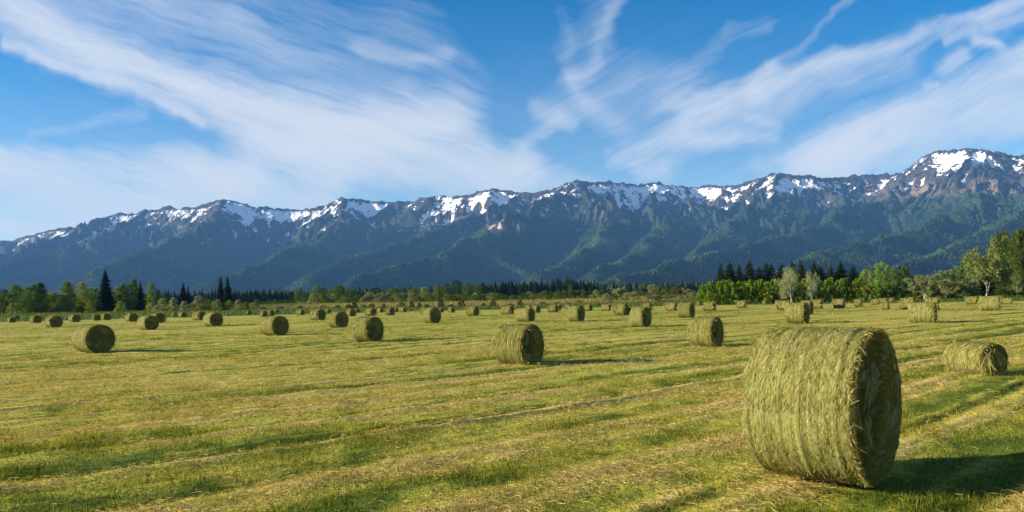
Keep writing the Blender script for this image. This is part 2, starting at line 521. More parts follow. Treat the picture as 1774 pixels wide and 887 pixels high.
def build_grass():
    V = []; L = []; S = []; D = []; R = []; n0 = 0
    bands = [(5.6, 9, 60000), (9, 14, 100000), (14, 22, 130000), (22, 36, 150000), (36, 60, 140000), (60, 110, 120000)]
    for y0, y1, n in bands:
        x, y = scatter(n, y0, y1)
        dr = dryness(x, y)
        tall = fbm(x / 1.1, y / 1.1, 91, 2)
        keep = rng.uniform(size=n) < np.clip(.35 + 1.3 * (tall - .3), .2, 1)
        x, y, dr, tall = x[keep], y[keep], dr[keep], tall[keep]; n = len(x)
        far = np.clip(y / 12, 1, 7)
        h = (.035 + .070 * rng.uniform(size=n) ** 1.6) * (.45 + 1.0 * tall) * (1.35 - .6 * dr) * far ** .22
        w = (.0045 + .005 * rng.uniform(size=n)) * far ** .85
        P, mid, tip, t = blades(x, y, h, w, 1.0)
        rn = rng.uniform(size=n)
        if y0 < 14:
            vv = np.stack([P - t, P + t, mid - t * .8, mid + t * .8, tip], 1).reshape(-1, 3)
            b = (np.arange(n) * 5)[:, None] + n0
            f4 = b + np.array([[0, 1, 3, 2]]); f3 = b + np.array([[2, 3, 4]])
            L.append(np.c_[f4, f3].ravel()); S.append(np.tile([4, 3], n)); k = 5
        else:
            vv = np.stack([P - t, P + t, tip], 1).reshape(-1, 3)
            L.append(((np.arange(n) * 3)[:, None] + n0 + np.array([[0, 1, 2]])).ravel()); S.append(np.full(n, 3)); k = 3
        V.append(vv); D.append(np.repeat(dr, k)); R.append(np.repeat(rn, k)); n0 += len(vv)
    # cut hay lying flat on the stubble
    for y0, y1, n in [(5.6, 10, 30000), (10, 18, 44000), (18, 34, 46000)]:
        x, y = scatter(n, y0, y1)
        dr = dryness(x, y); keep = rng.uniform(size=n) < np.clip((dr - .2) * 1.6, .06, 1)
        x, y, dr = x[keep], y[keep], dr[keep]; n = len(x)
        far = np.clip(y / 12, 1, 3)
        a = rng.uniform(0, 2 * pi, n); ln = rng.uniform(.06, .17, n)
        dirv = np.c_[np.cos(a), np.sin(a), rng.normal(0, .12, n)]
        z = gz(x, y) + relief(x, y) + rng.uniform(.02, .075, n)
        P0 = np.c_[x, y, z]; bend = np.c_[-np.sin(a) * .8, np.cos(a) * .8, np.abs(rng.normal(0, .5, n))] * (rng.normal(0, .45, n) * ln)[:, None]
        u = np.linspace(0, 1, 5)[None, :, None]
        paths = P0[:, None] + dirv[:, None] * ln[:, None, None] * u + bend[:, None] * np.sin(u * pi) + np.c_[np.cos(a), np.sin(a), np.zeros(n)][:, None] * (rng.normal(0, .12, n) * ln)[:, None, None] * np.sin(u * 2 * pi)
        sd = np.repeat(np.c_[-np.sin(a) * .7, np.cos(a) * .7, np.full(n, .7)][:, None], 5, 1)
        vv, q = ribbons(paths, (.004 + .005 * rng.uniform(size=n)) * far ** .8, sd)
        V.append(vv); L.append((q + n0).ravel()); S.append(np.full(len(q), 4)); D.append(np.repeat(np.clip(dr + .35, 0, 1), 10)); R.append(np.repeat(rng.uniform(.3, 1, n), 10)); n0 += len(vv)
    me = mesh_np('mown_grass', np.concatenate(V), np.concatenate(L), np.concatenate(S), [mat_blade()], {'dry': np.concatenate(D), 'rnd': np.concatenate(R)})
    tag(link(bpy.data.objects.new('mown_grass', me)), 'short mown grass and cut hay covering the field in green and straw bands', 'grass', kind='stuff')
    # unmown grass beyond the field
    x, y = scatter(60000, 125, 420)
    px = tanpx(x, y); ok = y > edge_y(px) + (fbm(x / 15, y / 15, 81, 2) - .5) * 8
    x, y, px = x[ok], y[ok], px[ok]; n = len(x)
    tan_ = sstep(230, 245, y) * (1 - sstep(300, 325, y)) * sstep(480, 600, px) * (1 - sstep(1100, 1200, px)) * .62
    h = rng.uniform(.2, .6, n) * (1 + .6 * tan_); w = rng.uniform(.1, .3, n)
    P, mid, tip, t = blades(x, y, h, w, .4)
    vv = np.stack([P - t, P + t, tip], 1).reshape(-1, 3)
    dr = np.where(tan_ > .1, tan_ * rng.uniform(.3, 1.2, n), -.16) + rng.uniform(-.1, .15, n)
    me = mesh_np('meadow_grass', vv, np.arange(3 * n), np.full(n, 3), [bpy.data.materials['mown_grass_blade']], {'dry': np.repeat(dr, 3), 'rnd': np.repeat(rng.uniform(0, .8, n), 3)})
    tag(link(bpy.data.objects.new('meadow_grass', me)), 'uncut green and tan meadow grass along the far edge of the field', 'grass', kind='stuff')


# ------------------------------------------------------------------ hay bales
def bale_side(name, D, L, seed, na=64, nc=120, lump=.006, groove=0.):
    R = D / 2
    u = np.linspace(-1, 1, na); t = np.linspace(0, 2 * pi, nc, endpoint=False)
    U, T = np.meshgrid(u, t, indexing='ij')
    nz = fbm(U * 3 + 40, np.cos(T) * 2.2 + np.sin(T) * 1.7 + 50 + seed, seed, 3) - .5
    nz2 = fbm(U * 9 + 10, T * 3 / pi * 3 + 5, seed + 3, 2) - .5
    r = R * (1 - .045 * np.abs(U) ** 7) + nz * lump * 4 * D / 1.6 + nz2 * lump * 1.6 * D / 1.6
    r += (vnoise(U * 13 + 3, U * 0 + seed, seed + 5) - .5) * .010 * D + (vnoise(U * 26 + 9, np.cos(T) * .6 + 4, seed + 8) - .5) * .006 * D
    r -= groove * np.exp(-((U + .86) / .025) ** 2) + groove * .35 * np.exp(-((U - .82) / .02) ** 2)
    y = r * np.cos(T); z = r * np.sin(T)
    z = np.where(z < -R * .93, -R * .93 + (z + R * .93) * .35, z)   # sits flat
    y = y * (1 + .02 * (z < 0))
    x = U * L / 2 + nz * .02
    v = np.c_[x.ravel(), y.ravel(), z.ravel() + R * .955]
    i = np.arange(na - 1)[:, None] * nc; j = np.arange(nc)[None]; j2 = (j + 1) % nc
    q = np.stack([i + j, i + j2, i + nc + j2, i + nc + j], -1).reshape(-1, 4)
    return v, q, v.reshape(na, nc, 3)


def bale_end(rim, sgn, D, L, seed, nr=26):
    """rim (nc,3) -> spiral-ridged disc"""
    nc = len(rim); c = rim.mean(0)
    f = np.linspace(1, .03, nr)
    T = np.linspace(0, 2 * pi, nc, endpoint=False)
    out = []
    for k, a in enumerate(f):
        p = c + (rim - c) * a
        s = np.sin((a * 9 + T / (2 * pi)) * 2 * pi) * .011 * D
        b = (fbm(np.cos(T) * a * 4 + 9, np.sin(T) * a * 4 + 9, seed + 2, 3) - .5) * .07 * D
        dish = .035 * D * (1 - (a - .6) ** 2 / .36) - (.05 * D if a < .12 else 0)
        edge = sstep(1.0, .93, a)
        p = p.copy(); p[:, 0] += sgn * (s * edge + b * edge + dish * edge)
        out.append(p)
    v = np.concatenate(out)
    i = np.arange(nr - 1)[:, None] * nc; j = np.arange(nc)[None]; j2 = (j + 1) % nc
    q = np.stack([i + j, i + j2, i + nc + j2, i + nc + j], -1).reshape(-1, 4)
    if sgn < 0: q = q[:, ::-1]
    cap = ((nr - 1) * nc + np.arange(nc))
    return v, q, cap


def strand_set(n, D, L, lmin, lmax, w0, w1, where='side', lift=.012, sgn=1):
    """loose strands lying on a bale; local axis X, bottom at z=0"""
    R = D / 2; zc = R * .955
    K = 5; tt = np.linspace(0, 1, K)
    ln = rng.uniform(lmin, lmax, n)
    if where == 'side':
        a0 = rng.uniform(-pi * .46, pi * 1.46, n); x0 = rng.uniform(-L / 2, L / 2, n)
        dirn = rng.choice([-1, 1], n); sk = rng.normal(0, .27, n) + (rng.uniform(size=n) < .18) * rng.normal(0, 1.0, n); cu = rng.normal(0, .75, n)
        a = a0[:, None] + dirn[:, None] * tt[None] * (ln / R)[:, None] * np.cos(sk)[:, None]
        x = x0[:, None] + tt[None] * (ln * np.sin(sk))[:, None] + (np.sin(tt * pi)[None] * (cu * ln * .35)[:, None])
        x = np.clip(x, -L / 2 - .02, L / 2 + .02)
        rr = R + .004 + lift * (np.sin(tt * pi)[None] * rng.uniform(0, 1.3, n)[:, None]) + lift * 1.8 * (tt ** 2)[None] * (rng.uniform(size=n) ** 3)[:, None] * 2
        P = np.stack([x, rr * np.cos(a), rr * np.sin(a) + zc], -1)
        sd = np.zeros_like(P); sd[..., 0] = .8; sd[..., 1] = -np.sin(a) * .35; sd[..., 2] = np.cos(a) * .35
        sd += rng.normal(0, .25, (n, 1, 3))
    elif where == 'end':
        r0 = R * np.sqrt(rng.uniform(.01, .98, n)); a0 = rng.uniform(0, 2 * pi, n)
        sk = rng.normal(0, .35, n)
        a = a0[:, None] + tt[None] * (ln / np.maximum(r0, .15))[:, None]
        r = np.clip(r0[:, None] + tt[None] * (ln * np.sin(sk))[:, None], 0, R * 1.0)
        x = L / 2 + .03 * D + .004 + lift * 1.6 * np.sin(tt * pi)[None] * rng.uniform(0, 1.6, n)[:, None] - .02 * (r > R * .93)
        P = np.stack([np.broadcast_to(x, a.shape), r * np.cos(a), r * np.sin(a) + zc], -1)
        sd = np.stack([np.full_like(a, .5), np.cos(a), np.sin(a)], -1)
    else:  # rim fringe
        a0 = rng.uniform(0, 2 * pi, n); s = np.full(n, sgn)
        dx = rng.normal(.25, .4, n) * ln; tang = rng.normal(0, .75, n); outw = np.abs(rng.normal(.22, .38, n))
        a = a0[:, None] + tt[None] * (ln * tang / R)[:, None]
        r = R * (.93 + .06 * rng.uniform(size=n))[:, None] + tt[None] * (outw * ln)[:, None] - (tt ** 2)[None] * ln[:, None] * .18
        x = s[:, None] * (L / 2 - .015 + tt[None] * dx[:, None])
        P = np.stack([x, r * np.cos(a), r * np.sin(a) + zc - (tt ** 2)[None] * ln[:, None] * .25], -1)
        sd = rng.normal(size=(n, 1, 3)); sd = sd / np.linalg.norm(sd, axis=-1, keepdims=True); sd = np.repeat(sd, K, 1)
    P[..., 2] = np.maximum(P[..., 2], .004)
    v, q = ribbons(P, rng.uniform(w0, w1, n), sd)
    return v, q, np.repeat(rng.uniform(size=n), K * 2)


def bale_meshes(name, D, L, seed, ns, ne, nf, px, groove=0.):
    """px = metres that one picture pixel covers at the bale: sets the strand width"""
    v, q, g = bale_side(name, D, L, seed, groove=groove)
    side = MB(); side.add(v, q, .5)
    sm = mesh_np(name + '_side', v, q, np.full(len(q), 4), [M['bale_side'], M['strand']], None, True)
    w0, w1 = px * .20, px * .44
    lm = max(.06, px * 5.5)
    sv, sq, sr = strand_set(ns, D, L, lm * .6, lm * 2.2, w0, w1, 'side')
    side = mesh_np(name + '_side', np.r_[v, sv], np.r_[q, sq + len(v)], np.full(len(q) + len(sq), 4), [M['bale_side'], M['strand']],
                   {'rnd': np.r_[np.full(len(v), .5), sr]}, True, np.r_[np.zeros(len(q)), np.ones(len(sq))])
    ends = []
    for sgn, rim in ((1, g[-1]), (-1, g[0])):
        v, q, cap = bale_end(rim, sgn, D, L, seed)
        loops = [q.ravel(), (cap if sgn > 0 else cap[::-1])]; sizes = [np.full(len(q), 4), [len(cap)]]; mi = [np.zeros(len(q) + 1)]; rn = [np.full(len(v), .5)]; vs = [v]
        if sgn > 0:
            sv, sq, sr = strand_set(ne, D, L, lm * .6, lm * 2.2, w0, w1, 'end')
            loops.append((sq + len(v)).ravel()); sizes.append(np.full(len(sq), 4)); mi.append(np.ones(len(sq))); rn.append(.22 + .62 * sr); vs.append(sv)
        # object coordinates of the end measured from the bale's axis
        V = np.concatenate(vs); V = V - np.array([0, 0, D / 2 * .955])
        ends.append(mesh_np(name + '_end', V, np.concatenate(loops), np.concatenate(sizes), [M['bale_end'], M['strand']], {'rnd': np.concatenate(rn)}, True, np.concatenate(mi)))
    fr = []
    for sgn, k in ((1, .78), (-1, .22)):
        sv, sq, sr = strand_set(int(nf * k), D, L, lm * .5, lm * 1.7, w0 * 1.4, w1 * 1.5, 'rim', sgn=sgn)
        fr.append(mesh_np(name + '_fringe', sv, sq, np.full(len(sq), 4), [M['strand']], {'rnd': .45 + .55 * sr}))
    # the side's own object coordinates also measured from the axis
    co = np.empty(len(side.vertices) * 3, np.float32); side.vertices.foreach_get('co', co)
    co = co.reshape(-1, 3); co[:, 2] -= D / 2 * .955; side.vertices.foreach_set('co', co.ravel()); side.update()
    return side, ends, fr, D


def bale_object(parts, loc, alpha, label, scale=(1, 1, 1), group=True):
    side, ends, fr, D = parts
    root = link(bpy.data.objects.new('hay_bale', None))
    root.empty_display_size = .3
    root.location = loc; root.rotation_euler = (0, 0, atan2(-cos(alpha), sin(alpha))); root.scale = scale
    tag(root, label, 'hay bale', 'round hay bales lying across the mown field' if group else None)
    o = link(bpy.data.objects.new('wrapped_side', side), root); o.location = (0, 0, D / 2 * .955)
    for e in ends:
        o = link(bpy.data.objects.new('end_face', e), root); o.location = (0, 0, D / 2 * .955)
    for f in fr:
        link(bpy.data.objects.new('straw_fringe', f), root)
    return root


BALES = [
 # xl, xr, top, base, label
 (13, 27, 549, 559, 'leftmost small hay bale by the left edge of the field'),
 (24, 33, 547.5, 554, 'tiny hay bale half hidden behind the leftmost bale of the field'),
 (49, 74, 545.5, 559.5, 'small dark-ended hay bale second in the row from the left edge'),
 (77, 109, 546, 567, 'hay bale above and left of the large left bale, before the dark tree'),
 (117.5, 140, 544, 558, 'small hay bale directly behind the top of the large left bale'),
 (161, 172.5, 544, 555.5, 'narrow hay bale under the tallest left spruce, left of two touching ones'),
 (173, 193, 542.5, 554.5, 'wide dark hay bale under the tallest left spruce, right of two touching ones'),
 (125, 199, 560, 610, 'large hay bale at left showing its full round spiral end'),
 (214.5, 240.5, 542, 557.5, 'small hay bale just left of the overlapping bale pair at left'),
 (238, 274, 546, 571.5, 'front bale of the overlapping pair at left, pale side and dark end'),
 (259, 287, 541, 559, 'rear bale of the overlapping pair at left, partly hidden'),
 (298, 308, 540.5, 549, 'tiny dark hay bale below the single small spruce, left of its pale neighbour'),
 (308, 323.5, 540, 550, 'tiny pale hay bale below the single small spruce, right of its dark neighbour'),
 (333, 356, 539, 555, 'small hay bale touching the left rear of a larger bale below the twin spruces'),
 (353, 385, 540.5, 565, 'hay bale below the twin spruces with round dark end'),
 (428, 434, 539, 545, 'tiniest pale hay bale right of the twin spruces'),
 (453, 461, 538, 549, 'tiny dark hay bale at the left end of a close group of three far bales'),
 (459, 475, 537, 548, 'middle hay bale of the close group of three far bales left of centre'),
 (474, 483, 536.5, 543, 'low hay bale at the right end of the close group of three far bales'),
 (452, 499, 546, 581, 'mid-sized hay bale left of centre in front of the close group of three'),
 (512.5, 528, 536, 546, 'small far hay bale alone between the group of three and the next pair'),
 (537, 563.5, 535, 554.5, 'hay bale at left of the pair before the round green trees, left of centre'),
 (562, 573, 535, 544, 'tiny far hay bale peeping between two bales left of centre'),
 (567.5, 603, 538.5, 567.5, 'hay bale at right of the pair before the round green trees, left of centre'),
 (600.5, 616, 534, 548, 'small hay bale touching the upper right of a mid-sized bale left of centre'),
 (615, 622, 534, 542, 'tiny hay bale just right of a small one, left of centre'),
 (631.5, 652, 533, 547, 'hay bale peeping over the top of the large left-centre bale'),
 (609.5, 664, 547, 592, 'large left-centre hay bale with ringed end and long shadow'),
 (652, 664, 534.5, 541.5, 'low pale hay bale on the grass strip above the large left-centre bale'),
 (668.5, 683, 532, 546, 'small hay bale right of the large left-centre bale, hiding another behind it'),
 (682, 689, 533, 541, 'sliver of hay bale behind a small one right of the large left-centre bale'),
 (689.5, 705, 531.5, 541, 'small far hay bale on the green strip left of the centre'),
 (729, 741, 532, 544.5, 'hay bale mostly hidden behind the left of the bale near centre'),
 (732, 764, 531.5, 560, 'mid-distance hay bale left of the centre bale, standing alone in front'),
 (760, 768, 534, 541, 'tiny dark hay bale at the right shoulder of a mid-distance bale near centre'),
 (776.5, 788, 531, 541.5, 'tiny hay bale on the grass edge between two small centre bales'),
 (808.5, 829.5, 529.5, 547, 'small hay bale left of the centre with a dark narrow end'),
 (868, 890, 529, 544.5, 'small hay bale immediately left of the bale above the centre bale'),
 (907, 924, 528.5, 536, 'hay bale whose top just shows over the bale above the centre bale'),
 (889, 930, 532.5, 557, 'hay bale rising right behind the large centre bale'),
 (923, 934, 528, 542, 'narrow hay bale right behind the upper of the two stacked-looking centre bales'),
 (856, 942, 556, 629, 'large centre hay bale with bright rim and coiled dark end'),
 (948, 967, 527.5, 541, 'small far hay bale right of centre with another touching behind'),
 (964, 970, 527, 537, 'sliver of hay bale touching the rear of a small one right of centre'),
 (979.5, 990, 527, 536, 'tiny pale hay bale above left of a mid bale right of centre'),
 (983, 1013, 528, 556.5, 'mid-distance hay bale right of the centre bale, first of the clear ones'),
 (1011, 1025.5, 526.5, 538.5, 'small hay bale above right of the first mid bale right of centre'),
 (1041, 1059, 526.5, 538.5, 'small dark-ended hay bale on the green strip right of centre'),
 (1064, 1088, 525, 546.5, 'hay bale at upper left of the larger mid-right bale'),
 (1086, 1092, 533, 546, 'sliver of hay bale behind the larger mid-right bale'),
 (1108.5, 1130, 524.5, 539, 'hay bale peeping over the larger mid-right bale'),
 (1090.5, 1128, 531, 567, 'larger mid-right hay bale between centre and the big pale-sided bale'),
 (1153.5, 1173, 523.5, 539, 'small hay bale touching the left rear of a mid bale by the hedge start'),
 (1174, 1203, 523, 550.5, 'mid-distance hay bale in front of the start of the bright hedge'),
 (1207.5, 1213, 523, 529.5, 'tiny pale hay bale at the left foot of the bright hedge'),
 (1219, 1239.5, 522, 539, 'small hay bale under the left end of the bright hedge'),
 (1195, 1252, 547, 600, 'big pale-sided hay bale left of the huge foreground bale'),
 (1277, 1293, 520, 534, 'small pale hay bale alone in front of the bright hedge'),
 (1321, 1327, 521, 528, 'tiny pinkish hay bale in front of the bright hedge'),
 (1345, 1351, 520, 530, 'sliver of pale hay bale left of the trio above the huge foreground bale'),
 (1347, 1368, 520, 537.5, 'left rear hay bale of the trio above the huge foreground bale'),
 (1362.5, 1401, 523, 560.5, 'front hay bale of the trio above the huge foreground bale'),
 (1388, 1407, 519.5, 545, 'right rear hay bale of the trio above the huge foreground bale'),
 (1407, 1424, 518, 535, 'lumpy hay bale just right of the trio above the huge foreground bale'),
 (1445, 1462, 517, 534, 'small hay bale left of the narrow one, before the hedge on the right'),
 (1480.5, 1493, 517, 531.5, 'narrow small hay bale before the round green trees on the right'),
 (1508, 1522, 517.5, 528, 'left hay bale of a low pale pair on the green strip'),
 (1522, 1535, 516, 526, 'right hay bale of a low pale pair on the green strip'),
 (1529, 1539, 528, 537, 'little broken hay bale lying in front of the low pale pair'),
 (1541, 1546, 517, 524, 'tiniest pale hay bale right of the low pale pair'),
 (1560, 1584, 515, 536, 'hay bale behind the left of the right-hand mid bale'),
 (1604.5, 1625, 514, 537.5, 'hay bale behind the right of the right-hand mid bale'),
 (1577.5, 1619, 522, 559.5, 'right-hand mid-distance hay bale between two rear ones'),
 (1672.5, 1693, 513, 527.5, 'small hay bale below the tall pale tree at right'),
 (1700, 1730, 512, 538, 'hay bale at right in front of the tall dark trees'),
 (1720, 1734, 511.5, 527.5, 'hay bale peeping out behind the bale in front of the tall dark trees'),
 (1736, 1751, 516, 527.5, 'low dark hay bale nearest the right edge, by the tall trees'),
]


def build_bales():
    M['bale_side'] = mat_bale_side(); M['bale_end'] = mat_bale_end(); M['strand'] = mat_strand()
    # the foreground bale
    hero = bale_meshes('foreground_bale', 1.785, 1.18, 3, 8000, 8000, 4200, .0118, .02)
    bale_object(hero, (3.67, 9.16, .03), radians(48.8), 'huge foreground hay bale filling the lower right, shaggy with loose straw', group=True)
    # unravelling bale
    b = at_ground(1695, 651)
    fb = bale_meshes('broken_bale', .84, 1.12, 9, 2600, 1500, 900, .02)
    r = bale_object(fb, (b[0] + .19, b[1] + .45, 0), radians(15), 'small unravelling hay bale at right edge with hay spilling from its end')
    n = 1000; K = 6; tt = np.linspace(0, 1, K)
    y0 = rng.normal(-.14, .09, n); z0 = .30 + rng.uniform(0, .40, n) * (1 - 1.5 * np.abs(y0 + .05))
    ln = rng.uniform(.2, .5, n)
    x = .60 + (tt ** 1.5)[None] * (ln * rng.uniform(.05, .5, n))[:, None] + .05 * rng.uniform(size=(n, 1))
    y = y0[:, None] + tt[None] * (rng.normal(-.12, .35, n) * ln)[:, None]
    z = z0[:, None] + np.sin(tt * 2.4)[None] * .09 * rng.uniform(0, 1.3, n)[:, None] - (tt ** 1.7)[None] * (z0 * rng.uniform(.6, 1.05, n))[:, None]
    Pp = np.stack([x, y, np.maximum(z, .01)], -1)
    sd = rng.normal(size=(n, 1, 3)); sd /= np.linalg.norm(sd, axis=-1, keepdims=True)
    v, q = ribbons(Pp, rng.uniform(.006, .014, n), np.repeat(sd, K, 1))
    link(bpy.data.objects.new('spilled_hay', mesh_np('spilled_hay', v, q, np.full(len(q), 4), [M['strand']], {'rnd': np.repeat(rng.uniform(.4, 1, n), 2 * K)})), r)
    # shared meshes for the rest, unit: D=1.45, L=1.17
    D0, L0 = 1.45, 1.17
    mid = [bale_meshes('mid_bale', D0, L0, 20 + i, 900, 1100, 640, .034) for i in range(3)]
    far = [bale_meshes('far_bale', D0, L0, 40 + i, 500, 260, 160, .09) for i in range(4)]
    # far ones: one mesh each
    fars = []
    for side, ends, fr, D in far:
        V = []; Lp = []; S = []; MI = []; RN = []; n0 = 0
        for me, dz in ((side, D / 2 * .955), (ends[0], D / 2 * .955), (ends[1], D / 2 * .955), (fr[0], 0), (fr[1], 0)):
            k = len(me.vertices); co = np.empty(k * 3, np.float32); me.vertices.foreach_get('co', co); co = co.reshape(-1, 3); co[:, 2] += dz
            lp = np.empty(len(me.loops), np.int32); me.loops.foreach_get('vertex_index', lp)
            sz = np.empty(len(me.polygons), np.int32); me.polygons.foreach_get('loop_total', sz)
            mi = np.empty(len(me.polygons), np.int32); me.polygons.foreach_get('material_index', mi)
            rn = np.full(k, .5, np.float32)
            if 'rnd' in me.attributes: me.attributes['rnd'].data.foreach_get('value', rn)
            names = [m.name for m in me.materials]
            order = ['netted_hay', 'rolled_hay_end', 'loose_straw']
            mi = np.array([order.index(names[t]) for t in range(len(names))])[mi]
            V.append(co); Lp.append(lp + n0); S.append(sz); MI.append(mi); RN.append(rn); n0 += k
        V = np.concatenate(V); V[:, 2] -= D / 2 * .955
        fars.append(mesh_np('far_bale_whole', V, np.concatenate(Lp), np.concatenate(S), [M['bale_side'], M['bale_end'], M['strand']], {'rnd': np.concatenate(RN)}, True, np.concatenate(MI)))
    for i, (xl, xr, top, base, lab) in enumerate(BALES):
        xc = (xl + xr) / 2; hp = base - top
        g = at_ground(xc, base)
        d = g[1]
        dmax = 1.75 * F / hp
        d = min(d, dmax, 235)
        for it in range(4):                       # stand on the sloping ground beyond the field
            X = (xc - CX) / F * d
            v = (xc - CX) * sin(ROLL) + (base - CY) * cos(ROLL)
            dn = (CAMH - float(gz(X, d))) * F / max(v, 4)
            d = .5 * d + .5 * min(dn, dmax, 235)
        D = np.clip(hp * d / F, .95, 1.85)
        d2 = d + .22 * D
        p = at(xc, base, d2)
        phi = atan2(p[0], p[1]); ppm = F / d
        W = (xr - xl) / ppm
        al = radians(57.5 + random.uniform(-4, 4) - 5 * abs(phi / .5))
        th = al + phi
        Ln = (W - D * abs(cos(th))) / max(sin(th), .3)
        Ln = np.clip(Ln, .6 * D, 1.0 * D)
        z = float(gz(p[0], p[1]) + relief(p[0], p[1])) - .03
        if d < 65 or hp > 24:
            bale_object(mid[i % 3], (p[0], p[1], z), al, lab, (Ln / L0, D / D0, D / D0))
        else:
            o = link(bpy.data.objects.new('hay_bale', fars[i % 4]))
            o.location = (p[0], p[1], z + D / 2 * .955); o.rotation_euler = (0, 0, atan2(-cos(al), sin(al))); o.scale = (Ln / L0, D / D0, D / D0)
            tag(o, lab, 'hay bale', 'round hay bales lying across the mown field')


# ------------------------------------------------------------------ trees
def limb_path(p0, dirv, ln, k=5, sag=.0, wob=.08):
    d = np.asarray(dirv, float); d /= np.linalg.norm(d)
    pts = [np.asarray(p0, float)]
    for i in range(k):
        d = d + rng.normal(0, wob, 3) + np.array([0, 0, .06 - sag]); d /= np.linalg.norm(d)
        pts.append(pts[-1] + d * ln / k)
    return np.array(pts)


def leafy_tree(name, shape, nl=26, per=120, seed=0, leaf=.05, dense=1.0, lob=1.0):
    """unit tree: height 1, crown about 1 wide (x,y +-0.5); shape: round, cone, poplar, bush"""
    tb = MB(); cb = MB()
    lo = {'round': .16, 'cone': .12, 'poplar': .1, 'bush': 0.0}[shape]
    if shape != 'bush':
        tp = np.array([[0, 0, -.02], [.004, .003, .12], [-.01, .01, .35], [.012, -.006, .6], [0, 0, .85]])
        tube(tb, tp, [.034, .024, .019, .012, .004], 7)
    lobes = []
    for i in range(nl):
        t = (i + rng.uniform(.1, .9)) / nl
        z = lo + (1 - lo) * t
        if shape == 'round': R = .5 * sqrt(max(0, 1 - ((t - .45) / .58) ** 2))
        elif shape == 'cone': R = .5 * (1 - t) ** .7 * min(1, .45 + t * 5)
        elif shape == 'poplar': R = .46 * sqrt(max(0, 1 - ((t - .42) / .6) ** 2)) * (1 - .35 * t)
        else: R = .5 * sqrt(max(0, 1 - (t * .98) ** 2.2))
        a = i * 2.399 + rng.uniform(-.5, .5)
        rr = R * rng.uniform(.35, .82)
        c = np.array([cos(a) * rr, sin(a) * rr, min(z, .97)])
        lr = rng.uniform(.09, .19) * (1.25 - .5 * t) * lob
        lobes.append((c, lr))
    for c, lr in lobes:
        if shape != 'bush' and rng.uniform() < .75:
            b0 = np.array([0, 0, max(.12, c[2] - .22 * rng.uniform(.6, 1.2))])
            pts = np.linspace(b0, c, 5); pts[1:-1] += rng.normal(0, .012, (3, 3))
            tube(tb, pts, [.011, .009, .007, .005, .002], 5)
        n = int(per * dense * rng.uniform(.7, 1.3))
        d = rng.normal(size=(n, 3)); d /= np.linalg.norm(d, axis=1)[:, None]
        r = lr * rng.uniform(.2, 1, n) ** .45 * rng.uniform(.85, 1.25, n)
        P = c + d * r[:, None] * np.array([1, 1, .8])
        P[:, 2] = np.clip(P[:, 2], .005, None)
        leaf_quads(cb, P, leaf * rng.uniform(.55, 1.3, n), np.clip(rng.uniform(.2, .8) + rng.normal(0, .16, n), 0, 1), d)
    tm = tb.mesh(name + '_trunk', [M['bark']], True) if tb.n else None
    return tm, cb.mesh(name + '_crown', [M['foliage']])


def spruce(name, tiers=20, br=11, fine=1.0, lo=.04):
    tb = MB(); cb = MB()
    tube(tb, np.array([[0, 0, -.02], [0, 0, .4], [0, 0, .98]]), [.022, .014, .003], 7)
    for i in range(tiers):
        t = i / (tiers - 1)
        z = lo + (.97 - lo) * t
        R = .5 * (1 - t) ** .82 * rng.uniform(.82, 1.12) + .012
        if t < .08: R *= .85
        n = max(5, int(br * (1 - .5 * t)))
        a0 = rng.uniform(0, 6.28)
        for k in range(n):
            a = a0 + k * 2 * pi / n + rng.uniform(-.25, .25)
            L = R * rng.uniform(.7, 1.15)
            d = np.array([cos(a), sin(a), 0]); s = np.array([-sin(a), cos(a), 0])
            m = int(7 * fine) + 1
            u = np.linspace(.12, 1, m)
            droop = rng.uniform(.18, .36)
            rn = np.clip(rng.uniform(.2, .7), 0, 1)
            for uu in u:
                p = np.array([0, 0, z]) + d * L * uu + np.array([0, 0, -droop * L * uu ** 1.1 + .10 * L * uu ** 3])
                w = (.26 * L * (1 - uu) + .022) * rng.uniform(.7, 1.3)
                sz = L * .3
                V = [p - s * w, p + d * sz * .9 + np.array([0, 0, -.04 * L]), p + s * w, p - d * sz * .3 + np.array([0, 0, .014])]
                cb.add(V, [[0, 1, 2, 3]], rn)
                V2 = [p - s * w * .7, p + np.array([0, 0, -w * .75]) + d * sz * .4, p + s * w * .7]
                cb.add(V2, [[0, 1, 2]], rn * .8)
    return tb.mesh(name + '_trunk', [M['bark']], True), cb.mesh(name + '_crown', [M['foliage']])


